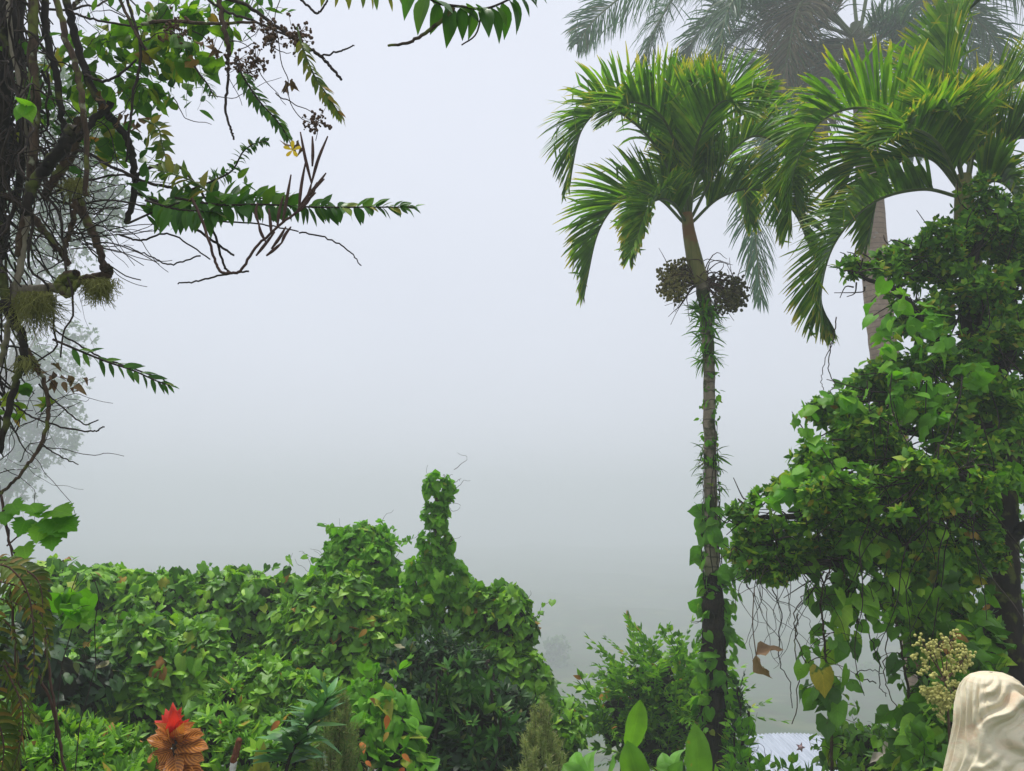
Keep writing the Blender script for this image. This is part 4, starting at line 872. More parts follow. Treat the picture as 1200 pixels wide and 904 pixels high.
# ------------------------------------------------------------------ vine smothered bushes, centre left
HG = 'vine smothered bushes'
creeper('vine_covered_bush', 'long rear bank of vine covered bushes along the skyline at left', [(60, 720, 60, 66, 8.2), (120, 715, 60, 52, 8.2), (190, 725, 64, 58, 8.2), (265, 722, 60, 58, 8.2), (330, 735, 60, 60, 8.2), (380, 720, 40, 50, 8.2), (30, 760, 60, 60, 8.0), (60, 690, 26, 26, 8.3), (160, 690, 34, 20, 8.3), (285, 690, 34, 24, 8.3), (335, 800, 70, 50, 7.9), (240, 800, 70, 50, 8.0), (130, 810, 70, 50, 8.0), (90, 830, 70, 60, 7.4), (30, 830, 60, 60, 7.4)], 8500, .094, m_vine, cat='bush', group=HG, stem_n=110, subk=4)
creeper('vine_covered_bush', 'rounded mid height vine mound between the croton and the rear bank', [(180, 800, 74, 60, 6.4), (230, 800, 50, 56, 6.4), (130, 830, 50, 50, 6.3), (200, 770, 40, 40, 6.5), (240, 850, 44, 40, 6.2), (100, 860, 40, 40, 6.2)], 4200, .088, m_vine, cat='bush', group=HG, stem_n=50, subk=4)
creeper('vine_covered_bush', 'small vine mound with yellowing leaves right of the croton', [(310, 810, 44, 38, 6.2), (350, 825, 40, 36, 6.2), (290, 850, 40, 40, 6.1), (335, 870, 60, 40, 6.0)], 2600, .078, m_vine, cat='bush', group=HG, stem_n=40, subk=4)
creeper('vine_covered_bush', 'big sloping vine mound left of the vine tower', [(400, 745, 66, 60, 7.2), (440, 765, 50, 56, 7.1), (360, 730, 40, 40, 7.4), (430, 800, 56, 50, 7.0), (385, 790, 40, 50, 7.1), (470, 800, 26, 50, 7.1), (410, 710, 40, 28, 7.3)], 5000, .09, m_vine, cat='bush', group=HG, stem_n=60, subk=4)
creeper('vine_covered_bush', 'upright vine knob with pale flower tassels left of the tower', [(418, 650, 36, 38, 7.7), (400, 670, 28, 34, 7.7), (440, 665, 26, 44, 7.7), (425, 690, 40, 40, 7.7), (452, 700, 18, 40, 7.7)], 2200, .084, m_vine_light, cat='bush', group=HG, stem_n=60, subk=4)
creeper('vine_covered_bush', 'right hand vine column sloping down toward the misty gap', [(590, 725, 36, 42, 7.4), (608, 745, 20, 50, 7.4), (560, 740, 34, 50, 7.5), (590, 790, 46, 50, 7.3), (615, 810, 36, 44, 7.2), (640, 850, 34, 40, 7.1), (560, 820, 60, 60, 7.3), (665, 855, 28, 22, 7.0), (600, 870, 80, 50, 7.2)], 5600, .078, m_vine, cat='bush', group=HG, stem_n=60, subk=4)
# the thin snag smothered by the climber
sg = thing('vine_covered_snag', 'thin bare trunk tower wrapped in vine with leafy mop on top', 'tree', (P(517, 960, 7.4)[0], 7.4, float(ground_z(P(517, 960, 7.4)[0], 7.4))))
w = MB(); w.tube([np.array([P(520, 960, 7.4)[0], 7.4, float(ground_z(P(517, 960, 7.4)[0], 7.4)) - .1]), P(519, 800, 7.4), P(517, 700, 7.4), P(512, 620, 7.4), P(513, 575, 7.4)], [.055, .04, .03, .022, .015], seg=10, res=40, wob=.006)
for l in ([(518, 740), (540, 715), (560, 700)], [(517, 730), (495, 700), (485, 680)], [(514, 650), (525, 640), (530, 630)], [(519, 780), (548, 760), (580, 745), (590, 715)], [(520, 790), (490, 770), (470, 740)]): w.tube(pix(l, 7.4), [.018, .006], seg=6, res=14, wob=.004)
w.build('trunk', m_bark_brown, sg)
SL = [(513, 570, 18, 15, 7.4), (522, 582, 13, 16, 7.4), (505, 605, 10, 14, 7.4), (514, 612, 11, 20, 7.4), (507, 640, 17, 20, 7.4), (518, 650, 15, 24, 7.4), (500, 665, 22, 18, 7.4), (525, 672, 22, 22, 7.4), (512, 690, 34, 26, 7.4), (545, 700, 28, 24, 7.4), (490, 710, 26, 34, 7.4), (530, 725, 20, 24, 7.35), (500, 745, 30, 30, 7.5), (555, 725, 30, 26, 7.5)]
C, Rr = lumps_px(SL); C2, R2 = sub(C, Rr, 4, .35, .6); f = MB(); pos, n = shell(C2, R2, 1500, depth=.6, back=.8, out=1.15, cull=.4); drape(f, HEART, pos, n, .072, up=.7, down=.6, jit=.5); f.build('foliage', m_vine_light, sg)
w = MB()
for i in range(26):
    k = rng.integers(0, 8); thin(w, [C[k] + rng.normal(0, .05, 3)], [np.array([rng.choice([-1, 1, 1]), 0, rng.uniform(-.3, .9)])], rng.uniform(.15, .32), .0024, n=9, curl=.9)
w.build('tendril', m_twig, sg)

# dark shade plants under the tower
LN = [rosette('lance', 8, 1.1, 11, cols=3, rows=6), rosette('lance', 7, .9, 12, cols=3, rows=6), rosette('ovate', 6, 1.1, 13, cols=3, rows=6)]
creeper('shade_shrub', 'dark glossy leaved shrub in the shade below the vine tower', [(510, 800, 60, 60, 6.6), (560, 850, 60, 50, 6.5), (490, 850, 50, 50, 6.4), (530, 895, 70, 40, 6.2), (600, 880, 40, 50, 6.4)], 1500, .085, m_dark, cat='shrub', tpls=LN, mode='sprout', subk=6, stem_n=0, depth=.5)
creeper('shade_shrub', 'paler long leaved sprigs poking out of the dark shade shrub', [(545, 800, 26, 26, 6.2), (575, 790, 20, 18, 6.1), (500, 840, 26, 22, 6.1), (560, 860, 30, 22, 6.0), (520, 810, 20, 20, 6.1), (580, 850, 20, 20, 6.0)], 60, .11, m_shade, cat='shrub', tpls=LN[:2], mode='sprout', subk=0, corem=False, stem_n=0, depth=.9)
creeper('orange_leaf_creeper', 'creeper with yellow and orange old leaves by the grey green bush', [(440, 830, 40, 30, 5.6), (455, 860, 36, 40, 5.5), (420, 880, 30, 40, 5.4), (470, 900, 40, 30, 5.4)], 420, .095, m_vine_light, subk=4, stem_n=6)
ol = MB(); spots = [(370, 836), (456, 858), (450, 838), (424, 870), (405, 912), (468, 884), (425, 892), (330, 845), (441, 824), (475, 900), (425, 782), (432, 738)]
pos = np.array([P(x + rng.normal(0, 2), y, 5.15 if y > 800 else 6.4) for x, y in spots]); N = len(pos); ol.inst(OVATE[1], pos, frames(np.stack([rng.normal(0, 1, N), np.full(N, -.5), rng.normal(-.6, .5, N)], -1), np.stack([rng.normal(0, .4, N), np.full(N, -.8), np.full(N, .7)], -1)), rng.uniform(.05, .085, N)); 
o = ol.build('old_leaves', m_autumn, loc=P(440, 850, 5.15)); tag(o, 'scatter of orange and yellow dying leaves in front of the creepers', 'leaves'); o['kind'] = 'stuff'

# feathery grey green cypress bushes
NEED = leaf('strap', .1, .1, cols=3, rows=3)
def cypress(label, x, y0, top, wpx, d, mat, n=46):
    b = P(x, y0, d); bz = float(ground_z(b[0], d)); t = thing('cypress_bush', label, 'bush', (b[0], d, bz), 'feathery cypress bushes'); st = MB(); f = MB()
    st.tube([np.array([b[0], d, bz - .05]), b, P(x, top + 15, d)], [.02, .004], seg=6, res=14)
    H = P(x, top, d)[2] - bz
    for i in range(n):
        v = (i + .5) / n; a = i * 2.4 + rng.normal(0, .3); z0 = bz + H * (.05 + .72 * v); W = M(wpx, d) * np.interp(v, [0, .3, .7, 1], [1, 1, .62, .16]) * rng.uniform(.7, 1.1)
        o_ = np.array([math.cos(a), math.sin(a), 0]); p = np.array([b[0], d, z0]); e = p + o_ * W + np.array([0, 0, H * rng.uniform(.16, .27)]); c = smooth([p, p + o_ * W * .65 + np.array([0, 0, H * .05]), e], 16); st.tube(c, [.004, .001], seg=4)
        for k in range(5, 16):          # side plumes along each bough, needles along each plume
            for s_ in range(5):
                dr = nrm(nrm(c[k] - c[k - 1]) * 1.0 + rng.normal(0, .55, 3) + np.array([0, 0, .5])); L = W * rng.uniform(.2, .42); m = 9
                q = c[k] + dr * (np.linspace(.1, 1, m) * L)[:, None]; y = nrm(dr + rng.normal(0, .55, (m, 3))); f.inst(NEED, q, frames(y, rng.normal(size=(m, 3))), rng.uniform(.018, .034, m))
    st.build('stem', m_twig, t); f.build('foliage', mat, t)
cypress('feathery grey green conical bush in front of the misty gap', 634, 935, 820, 31, 4.8, m_cypress)
cypress('taller feathery grey green bush with brown tips beside the orange leaves', 392, 960, 804, 36, 4.8, m_cypress_g, 60)

# leaning plant with narrow blue green leaves
lp = thing('lance_leaf_plant', 'leaning stem with whorls of narrow blue green leaves before the cypress bush', 'plant', (P(318, 1010, 4.2)[0], 4.2, float(ground_z(P(318, 1010, 4.2)[0], 4.2))))
w = MB(); c = smooth([np.array([P(318, 1010, 4.2)[0], 4.2, float(ground_z(P(318, 1010, 4.2)[0], 4.2))]), P(335, 905, 4.2), P(358, 858, 4.2), P(384, 818, 4.2)], 50); w.tube(c, [.011, .005], seg=8); w.build('stem', m_bark_dark, lp)
f = MB(); k = rng.integers(18, 50, 78); pos = c[k]; a = rng.uniform(0, 6.28, 78); T = nrm(c[np.minimum(k + 1, 49)] - c[k - 1]); o_ = np.stack([np.cos(a), np.sin(a) * .7, np.sin(a * 1.7) * .5 + .2], -1); up_ = (k / 50.)[:, None]
y = o_ + T * up_ ** 6 * 1.4; fr = frames(y, np.array([0, 0, 1.0]) + rng.normal(0, .25, (78, 3))); s_ = rng.uniform(.13, .20, 78) * np.interp(k, [18, 40, 50], [1, 1, .7])
for z in range(3): f.inst(LANCE[z], pos[z::3], fr[z::3], s_[z::3])
f.build('foliage', m_teal, lp)
creeper('low_leafy_herb', 'pale green whorled herb patch between the croton and rusty stake', [(255, 870, 40, 36, 5.2), (290, 900, 40, 26, 5.0), (265, 835, 24, 30, 5.4)], 260, .07, m_vine, cat='plant', tpls=LN, mode='sprout', subk=4, stem_n=0)

# croton
cd = 4.4
cb = P(205, 960, cd); cz = float(ground_z(cb[0], cd))
cr = thing('croton_plant', 'croton with red young leaves over orange brown veined old leaves', 'plant', (cb[0], cd, cz))
w = MB(); w.tube([np.array([cb[0], cd, cz]), P(206, 930, cd), P(205, 870, cd), P(204, 845, cd)], [.018, .015, .009], seg=8, res=16); w.build('stem', m_bark_brown, cr)
def croton_leaves(spec, mat, kind, name='leaf'):
    for (bx, by, ex, ey, dd, wpx) in spec:
        mb = MB(); s_ = P(bx, by, cd); e_ = P(ex + rng.normal(0, 1.5), ey + rng.normal(0, 1.5), cd + dd); side = np.cross(e_ - s_, [rng.normal(0, .35), -.7, .7]); blade(mb, s_, e_, side, M(wpx, cd), bend=rng.uniform(.05, .28), rows=12, kind=kind, fold=rng.uniform(.1, .4)); mb.build(name, mat, cr)
croton_leaves([(205, 864, 187, 836, .02, 15), (206, 862, 199, 827, -.05, 17), (206, 862, 213, 829, -.02, 17), (205, 864, 194, 831, .07, 15), (207, 864, 222, 842, .03, 14), (205, 866, 206, 833, -.12, 18), (204, 866, 182, 845, .08, 13), (207, 866, 217, 838, -.1, 13), (205, 862, 203, 822, .06, 13)], m_croton_red, 'ovate', 'young_leaf')
m_croton_mid = leaf_mat('croton_turning_leaf', [(0, (.50, .07, .02)), (1, (.55, .17, .035))], trans=.3, nv=8, vein=.8, veincol=(.6, .3, .06), vw=.3)
croton_leaves([(207, 866, 230, 846, -.1, 15), (205, 867, 180, 850, -.1, 14), (206, 868, 214, 848, -.16, 16), (205, 868, 194, 852, -.15, 15), (207, 868, 234, 856, .04, 15)], m_croton_mid, 'ovate', 'turning_leaf')
croton_leaves([(207, 866, 228, 848, -.07, 15), (206, 866, 224, 858, -.14, 16), (204, 868, 180, 856, -.05, 14), (207, 872, 238, 860, -.06, 18), (206, 878, 245, 876, -.10, 21), (205, 884, 240, 892, -.12, 22), (203, 874, 170, 865, -.04, 17), (203, 880, 174, 890, -.10, 18), (205, 888, 226, 913, -.16, 21), (203, 890, 186, 914, -.13, 20), (202, 870, 183, 853, .10, 12), (205, 886, 208, 916, -.24, 20), (206, 880, 230, 868, .12, 16), (203, 888, 165, 906, .0, 18), (206, 892, 238, 910, -.03, 20), (204, 897, 176, 922, -.1, 20), (207, 874, 234, 874, .09, 18), (203, 874, 178, 872, .10, 17), (206, 896, 244, 925, .0, 22), (204, 902, 210, 934, -.2, 22), (203, 884, 168, 880, .06, 16)], m_croton, 'broad')

sk = MB(); sk.tube(pix([(262, 980), (268, 935), (272, 905), (274, 893)], 4.2), [.017, .016, .0155], seg=10, res=24, wob=.001)
m_rust = bark_mat('rusty_white_paint', (.62, .60, .55), (.72, .70, .66), scale=12, lichen=((.20, .065, .03), 16, .50), bump=.2)
stk = thing('garden_stake', 'white painted garden stake with rusty top beside the croton', 'stake', P(262, 980, 4.2))
sk.build('post', m_rust, stk)
sk = MB(); sk.tube(pix([(274, 893.5), (277, 880), (281, 867)], 4.2), [.0165, .0155, .0145], seg=10, res=12, wob=.0015)
sk.build('rusty_end', bark_mat('rust', (.10, .032, .016), (.26, .09, .04), scale=30, lichen=((.6, .57, .5), 22, .63)), stk)
bp_ = thing('blade_plant', 'upright yellow striped blade leaves beside the rusty stake', 'plant', (P(304, 960, 4.3)[0], 4.3, float(ground_z(P(304, 960, 4.3)[0], 4.3))))
for a, b in (((303, 935), (301, 876)), ((304, 935), (309, 869)), ((305, 935), (314, 892)), ((300, 935), (294, 898))):
    mb = MB(); blade(mb, P(*a, 4.3), P(*b, 4.3), (1, .4, 0), M(11, 4.3), bend=.08); mb.build('leaf', m_blade, bp_)

# lower left herbs and fern
creeper('low_leafy_herb', 'bright lime green leafy herbs filling the lower left corner', [(40, 880, 60, 40, 4.4), (110, 890, 50, 36, 4.5), (20, 910, 60, 30, 3.8), (90, 925, 80, 30, 4.0), (150, 905, 40, 26, 4.4), (140, 945, 50, 22, 4.1)], 900, .075, m_vine, cat='plant', tpls=LN + [PIN[2]], mode='sprout', subk=4, stem_n=0)
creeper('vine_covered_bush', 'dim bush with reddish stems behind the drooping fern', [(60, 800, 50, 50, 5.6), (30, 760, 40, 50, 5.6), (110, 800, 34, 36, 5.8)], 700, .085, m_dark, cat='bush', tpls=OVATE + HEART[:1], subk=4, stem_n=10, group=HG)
# ------------------------------------------------------------------ tangled mossy tree on the left
D = 2.9
tb_ = P(-10, 1500, D); tz = float(ground_z(P(5, 900, D)[0], D))
lt = thing('tangled_tree', 'dark mossy tree tangled with bare vines along the left edge', 'tree', (P(5, 900, D)[0], D, tz))
w = MB()
w.tube([np.array([P(-70, 900, D)[0], D, tz - .1]), P(-64, 760, D), P(-52, 500, D), P(-34, 360, D), P(-12, 230, D), P(2, 60, D), P(10, -60, D), P(20, -250, D)], [.10, .09, .075, .06, .05, .045, .04, .03], seg=16, res=90, wob=.006)
w.build('trunk', m_bark_dark, lt)
SB = [ # dark hanging stems of the mass
 ([(25, -20), (22, 60), (28, 140), (20, 240)], 6, m_bark_dark), ([(40, -20), (38, 60), (42, 130), (34, 220), (22, 300)], 6, m_bark_brown), ([(8, -20), (15, 60), (26, 110), (30, 160), (36, 240)], 3, m_bark_pale),
 ([(52, -20), (55, 40), (66, 90), (74, 140), (74, 160)], 4.5, m_bark_dark), ([(62, -20), (76, 40), (92, 90), (98, 130), (102, 180), (100, 230)], 4, m_bark_brown), ([(74, -20), (84, 25), (92, 60), (112, 110), (128, 135), (150, 165), (157, 195), (158, 225), (148, 262)], 5, m_bark_dark),
 ([(92, 140), (88, 165), (78, 190), (62, 212), (52, 232)], 6.5, m_bark_brown), ([(85, 150), (76, 168), (60, 190), (40, 215), (30, 250)], 8, m_bark_dark), ([(0, 228), (20, 236), (45, 262), (66, 290), (78, 306)], 4.5, m_bark_brown), ([(92, 232), (100, 255), (113, 282), (122, 312)], 5.5, m_bark_brown), ([(122, 312), (127, 320), (118, 325), (98, 328), (80, 334), (66, 338)], 6.5, m_bark_brown), ([(70, 337), (40, 340), (10, 341), (-15, 345)], 6, m_bark_pale),
 ([(3, 315), (6, 350), (14, 372), (26, 395), (28, 420), (18, 450), (8, 490), (0, 530)], 5, m_bark_dark), ([(28, 400), (40, 425), (52, 448), (57, 480), (52, 510), (38, 538), (18, 562), (0, 580)], 2.6, m_bark_brown), ([(88, 235), (86, 262), (76, 290), (80, 310)], 3.5, m_bark_brown), ([(32, 250), (27, 290), (20, 330), (10, 380), (0, 430)], 4.2, m_bark_pale), ([(-5, 560), (3, 590), (10, 630), (20, 660)], 1.6, m_twig),
 ([(140, 275), (165, 282), (200, 275), (246, 304)], 1.3, m_twig), ([(158, 205), (190, 193), (215, 200), (235, 225), (245, 240)], 2.2, m_twig), ([(150, 0), (165, 60), (155, 120), (148, 190)], 2, m_twig), ([(135, -10), (160, 40), (178, 70), (186, 88)], 2.2, m_bark_brown),
 ([(165, 30), (190, 25), (250, 28), (300, 26)], 2.4, m_bark_brown), ([(200, -15), (283, 4), (325, 32), (361, 56), (378, 68), (390, 82), (400, 93)], 2.4, m_twig), ([(225, -15), (262, 12), (300, 26), (340, 44), (361, 56)], 1.7, m_twig), ([(378, 66), (400, 60), (415, 53)], 1.3, m_twig), ([(345, -8), (362, 8), (372, 16), (382, 4), (386, -8)], 1.6, m_twig), ([(80, 12), (105, 22), (150, 30), (166, 32)], 1.5, m_twig), ([(84, 10), (92, 0), (104, -10)], 3, m_bark_brown),
 ([(255, -10), (262, 30), (268, 60), (266, 75)], 3.2, m_bark_brown), ([(266, 65), (268, 90), (264, 125), (270, 150), (274, 164)], 1.8, m_twig), ([(130, 120), (110, 140), (95, 158), (92, 165)], 4.5, m_bark_dark), ([(100, 88), (120, 95), (140, 88), (160, 70)], 2, m_twig),
 ([(60, 190), (95, 178), (130, 195), (175, 215), (210, 225), (245, 260), (262, 310), (270, 320)], 2.0, m_twig), ([(45, 235), (90, 215), (140, 205), (160, 210)], 1.4, m_twig), ([(90, 240), (130, 235), (185, 245), (230, 258), (300, 262), (350, 272)], 1.2, m_twig), ([(350, 272), (385, 280), (410, 295), (423, 312)], 1.0, m_twig),
 ([(158, 225), (190, 240), (222, 262), (260, 290), (275, 300)], 1.9, m_twig), ([(235, 300), (200, 310), (175, 300), (145, 288)], 1.0, m_twig), ([(292, 318), (262, 322), (230, 330), (208, 332)], 1.2, m_twig), ([(10, 470), (40, 490), (80, 502), (110, 505), (122, 500)], 1.2, m_twig), ([(45, 450), (70, 475), (98, 497), (115, 492)], 1.0, m_twig), ([(90, 320), (70, 330), (78, 345), (92, 332)], 5.5, m_bark_brown), ([(60, 385), (85, 400), (120, 420), (150, 430), (185, 442), (199, 450)], 1.2, m_twig), ([(48, 520), (70, 535), (92, 545)], .9, m_twig)]
for mt, nm in ((m_bark_dark, 'branch'), (m_bark_brown, 'branch'), (m_bark_pale, 'branch'), (m_twig, 'branch')):
    for pl, r, m in SB:
        if m is mt:
            b = MB(); dd = D - .1 if r < 3 else D + rng.uniform(-.3, .15); b.tube(pix(pl, dd), [M(r, dd), M(r * .95, dd), M(r * .7, dd)], seg=8 if r > 3 else 6, res=max(14, len(pl) * 7), wob=.0025 if r > 3 else .0015); b.build(nm, m, lt)
w = MB()   # dense hanging rootlets and crossing twigs
for i in range(150):
    x = rng.triangular(-30, 5, 70); y = rng.uniform(-60, 260); thin(w, [P(x, y, D + rng.uniform(-.3, .35))], [np.array([rng.normal(0, .35), 0, -1])], M(rng.uniform(60, 240), D), rng.uniform(.0014, .006), n=12, curl=.75, grav=.14, seg=5)
for i in range(110):
    x = rng.uniform(-10, 110); y = rng.uniform(150, 300); thin(w, [P(x, y, D + rng.uniform(-.3, .3))], [np.array([rng.uniform(.3, 1), rng.normal(0, .3), rng.normal(0, .35)])], M(rng.uniform(40, 140), D), rng.uniform(.0012, .003), n=9, curl=.35, seg=4)
for i in range(60):
    x = rng.uniform(60, 330); y = rng.uniform(-20, 120); thin(w, [P(x, y, D + rng.uniform(-.3, .3))], [np.array([rng.uniform(-.6, 1), rng.normal(0, .3), rng.normal(-.2, .6)])], M(rng.uniform(30, 110), D), rng.uniform(.001, .0024), n=9, curl=.45, seg=4)
for i in range(36):
    x = rng.uniform(-10, 60); y = rng.uniform(400, 560); thin(w, [P(x, y, D + rng.uniform(-.2, .3))], [np.array([rng.uniform(-.3, 1), rng.normal(0, .3), rng.normal(0, .5)])], M(rng.uniform(40, 110), D), rng.uniform(.001, .0022), n=9, curl=.45, seg=4)
w.build('rootlets', m_twig, lt)
c = MB(); C, Rr = lumps_px([(0, 60, 34, 90, 3.15), (8, 180, 34, 70, 3.15), (0, 280, 22, 60, 3.15), (-10, -60, 50, 80, 3.15), (-35, 420, 22, 100, 3.2)]); pos, n = shell(C, Rr, 230, depth=.9, back=.8)
thin(c, pos, n * .6 + np.array([0, 0, -1.0]), .28, .006, n=6, curl=.5, grav=.1, seg=4); core(c, C, Rr * np.array([.55, .5, .8]), .62); c.build('root_mat', m_bark_dark, lt)
f = MB()
LL = [(145, 45, 34, 26, 2.9), (125, 60, 26, 20, 2.9), (190, 60, 34, 26, 2.85), (215, 65, 30, 22, 2.8), (240, 75, 20, 14, 2.8), (185, 25, 30, 22, 2.9), (225, 20, 30, 20, 2.9), (105, 105, 20, 26, 2.9), (125, 165, 22, 26, 2.9), (150, 100, 16, 26, 2.9), (90, 95, 12, 22, 2.9), (175, 110, 18, 20, 2.9), (85, 55, 12, 20, 2.9), (260, 10, 24, 14, 2.9), (20, 470, 14, 20, 2.9), (60, 470, 14, 8, 2.9), (265, 40, 14, 14, 2.9)]
C, Rr = lumps_px(LL); pos, n = shell(C, Rr, 380, depth=.9, back=.8); drape(f, HEART + OVATE + LANCE, pos, n, .052, up=.3, jit=.6); f.build('foliage', m_upper, lt)
f = MB(); C, Rr = lumps_px([(150, 70, 70, 60, 3.0), (110, 150, 40, 60, 3.0), (200, 100, 50, 40, 3.0), (70, 120, 30, 80, 3.0), (160, 190, 30, 30, 2.9), (20, 80, 30, 90, 3.0), (240, 20, 60, 24, 3.0), (300, 20, 40, 20, 3.0), (215, 240, 44, 20, 2.75), (260, 225, 40, 22, 2.7), (300, 238, 40, 16, 2.7), (180, 225, 30, 26, 2.8)]); pos, n = shell(C, Rr, 600, depth=1, back=.8, cull=.1); sprout(f, OVATE + LANCE, pos, n, .055, jit=.8); f.build('dark_foliage', m_orchid, lt)
f = MB(); pos = np.array([P(*q, 2.75) for q in ((190, 38), (240, 45), (255, 58), (315, 42), (285, 78), (160, 140), (118, 120), (48, 430), (76, 440), (97, 452), (335, 92), (60, 440), (140, 140), (346, 165))]); N = len(pos)
f.inst(leaf('ovate', .6, .5, cols=5, wave=.5), np.repeat(pos, 4, 0) + rng.normal(0, .012, (N * 4, 3)), frames(rng.normal(0, .6, (N * 4, 3)) + np.array([0, 0, -1]), rng.normal(size=(N * 4, 3))), rng.uniform(.02, .05, N * 4)); f.build('dead_leaves', m_dead, lt)
w = MB()
for q in ((300, 72), (312, 36), (290, 85), (318, 48), (372, 143), (280, 70), (206, 30), (345, 46), (352, 38)):
    f = MB(); p = P(*q, 2.7)
    for i in range(24): z = p + rng.normal(0, .022, 3); f.tube([p, z], [.0012, .0008], seg=3, res=3); f.inst(SBALL, z[None] + rng.normal(0, .004, (3, 3)), np.repeat(np.eye(3)[None], 3, 0), rng.uniform(.0025, .006, 3))
    f.build('dry_flower', m_dryflower, lt)
for pts in ([(330, -5), (322, 20), (326, 45), (330, 75), (338, 95), (332, 110), (336, 96), (340, 120), (352, 138), (365, 145), (372, 152), (370, 165)],): w.tube(pix(pts, 2.7), [.002, .0014], seg=4, res=40)
w.build('flower_stalk', m_twig, lt)
# three fresh leaves in front of the dark stems
f = MB()
for (bx, by, ex, ey, s_) in ((30, 126, 8, 146, 24), (30, 126, 45, 156, 26), (32, 124, 22, 112, 24)):
    y = P(ex, ey, 2.5) - P(bx, by, 2.55); f.inst(HEART[1], P(bx, by, 2.55)[None], frames(y[None], np.array([[.1, -.8, .6]])), np.array([M(s_, 2.5)]))
f.tube(pix([(38, 90), (34, 110), (30, 126)], 2.55), [.002, .0015], seg=4, res=8); f.build('young_leaves', m_vine_light, lt)

# beard moss tufts on the branches
def moss(label, px, py, w_, h_, d=2.75, n=420):
    mb = MB()
    for i in range(n):
        x = px + rng.normal(0, w_ * .42); z = py + rng.uniform(-4, 6); p = P(x, z, d + rng.normal(0, .04)); k = np.exp(-((x - px) / w_) ** 2)
        thin(mb, [p], [np.array([rng.normal(0, .5), rng.normal(0, .5), -1 + rng.normal(0, .3)])], M(h_ * rng.uniform(.35, 1.1) * k, d), .0014, n=6, curl=.6, grav=.1, seg=3)
    tag(mb.build('beard_moss', m_moss, loc=P(px, py, d)), label, 'moss', 'beard moss tufts'); 
moss('thick round tuft of yellow green beard moss at the branch elbow', 116, 330, 22, 34)
moss('long trailing beard moss curtain below the pale broken branch', 40, 345, 26, 62, n=520)
moss('small high tuft of beard moss behind the long moss curtain', 88, 212, 14, 30, n=200)
moss('lowest small moss tuft on the thin stem above the foggy tree', 30, 420, 14, 26, n=200)

# epiphyte shoots with ranked leaves
def shoot(label, pl, d, size, n, mat, ang=R(55), kinds=LANCE, r=.004, taper=.55, rank=None, name='leafy_shoot', droop=0.15, start=.15, extra=None, plane=None, wide=1.0):
    c = smooth(pix(pl, d), 80); t = thing(name, label, 'shoot', c[0], 'leafy shoots reaching out of the tangle')
    w = MB(); w.tube(c, [r, r * .5], seg=6); w.build('stem', m_stalk if mat is not m_orchid else m_twig, t)
    f = MB(); T = nrm(np.gradient(c, axis=0)); ks = np.linspace(start * 79, 79, n).astype(int)
    view = np.array(plane if plane is not None else (0.0, -1.0, .25)); 
    for q, k in enumerate(ks):
        sd = 1 if q % 2 else -1; S = nrm(np.cross(view, T[k])); a = ang * rng.uniform(.8, 1.2) * (1 - .5 * (k / 79) ** 4); b = rng.normal(0, .6)
        y = math.cos(a) * T[k] + math.sin(a) * (sd * S * math.cos(b) + view * math.sin(b)) + np.array([0, 0, -droop]); nn = nrm(view * .55 + np.array([0, 0, .6]) + T[k] * .3 + rng.normal(0, .25, 3))
        sz = size * rng.uniform(.85, 1.15) * np.interp(k / 79, [0, .15, .75, 1], [.8, 1, .9, taper]); fr = frames(np.array([y]), np.array([nn])); f.inst(kinds[rng.integers(len(kinds))], c[k][None], fr, np.array([[sz * wide, sz, sz]]))
    f.build('foliage', mat, t)
    return t, c
OL = [leaf('ovate', .25, .15, cols=5, rows=7), leaf('ovate', .3, .3, cols=5, rows=7)]
WN = leaf('lance', .25, .2, cols=5, rows=7)
shoot('long horizontal green shoot pointing right over open fog, pointed ranked leaves', [(205, 232), (255, 240), (310, 240), (370, 243), (430, 243), (486, 243)], 2.6, .064, 100, m_orchid, ang=R(62), kinds=[WN, OL[0]], wide=1.25)
shoot('dense leafy shoot running along the base of the long horizontal one', [(150, 262), (190, 245), (240, 232), (300, 232), (345, 240)], 2.7, .065, 60, m_orchid, ang=R(70), kinds=OL + [WN])
shoot('upcurved shoot of small rounded leaves rising from the leafy cluster', [(225, 222), (250, 212), (272, 200), (285, 178), (300, 168), (312, 166)], 2.65, .032, 60, m_orchid, ang=R(80), kinds=OL, taper=.6)
shoot('yellowing shoot slanting down at upper centre left, without flower', [(348, 32), (356, 60), (370, 92), (386, 115), (400, 138)], 2.65, .052, 44, m_orchid_y, ang=R(42), kinds=[WN], wide=1.2)
ys, c = shoot('green shoot slanting down to a single yellow flower', [(275, 70), (288, 95), (305, 120), (325, 142), (338, 162)], 2.65, .05, 46, m_orchid, ang=R(42), kinds=[WN], wide=1.2)
f = MB(); p = P(343, 176, 2.62); a = np.arange(5) * 1.2566 + .3; f.inst(leaf('obov', .1, .2, cols=5), np.repeat(p[None], 5, 0), frames(np.stack([np.cos(a), np.full(5, -.45), np.sin(a)], -1), np.repeat(np.array([[0, -1.0, .2]]), 5, 0)), np.full(5, .03)); f.build('flower', leaf_mat('yellow_petal', [(0, (.75, .48, .02)), (1, (.8, .55, .03))], trans=.3, vein=0), ys)
w = MB(); w.tube([P(338, 162, 2.65), P(341, 170, 2.63), p], [.002, .002], seg=5, res=6); w.build('flower_stalk', m_stalk, ys)
shoot('lower isolated shoot drooping right beneath the moss, widely spaced leaves', [(62, 398), (95, 412), (125, 424), (155, 434), (182, 446), (199, 452)], 2.5, .055, 26, m_orchid, ang=R(42), kinds=[WN], wide=1.15, droop=.1)
shoot('broad glossy leaves hanging in from the top edge of the photo', [(480, -22), (510, 2), (540, 8), (570, 10), (600, -2), (625, -14)], 2.2, .10, 22, m_orchid, ang=R(75), kinds=OL, droop=1.1, wide=.85, start=.05, r=.005)
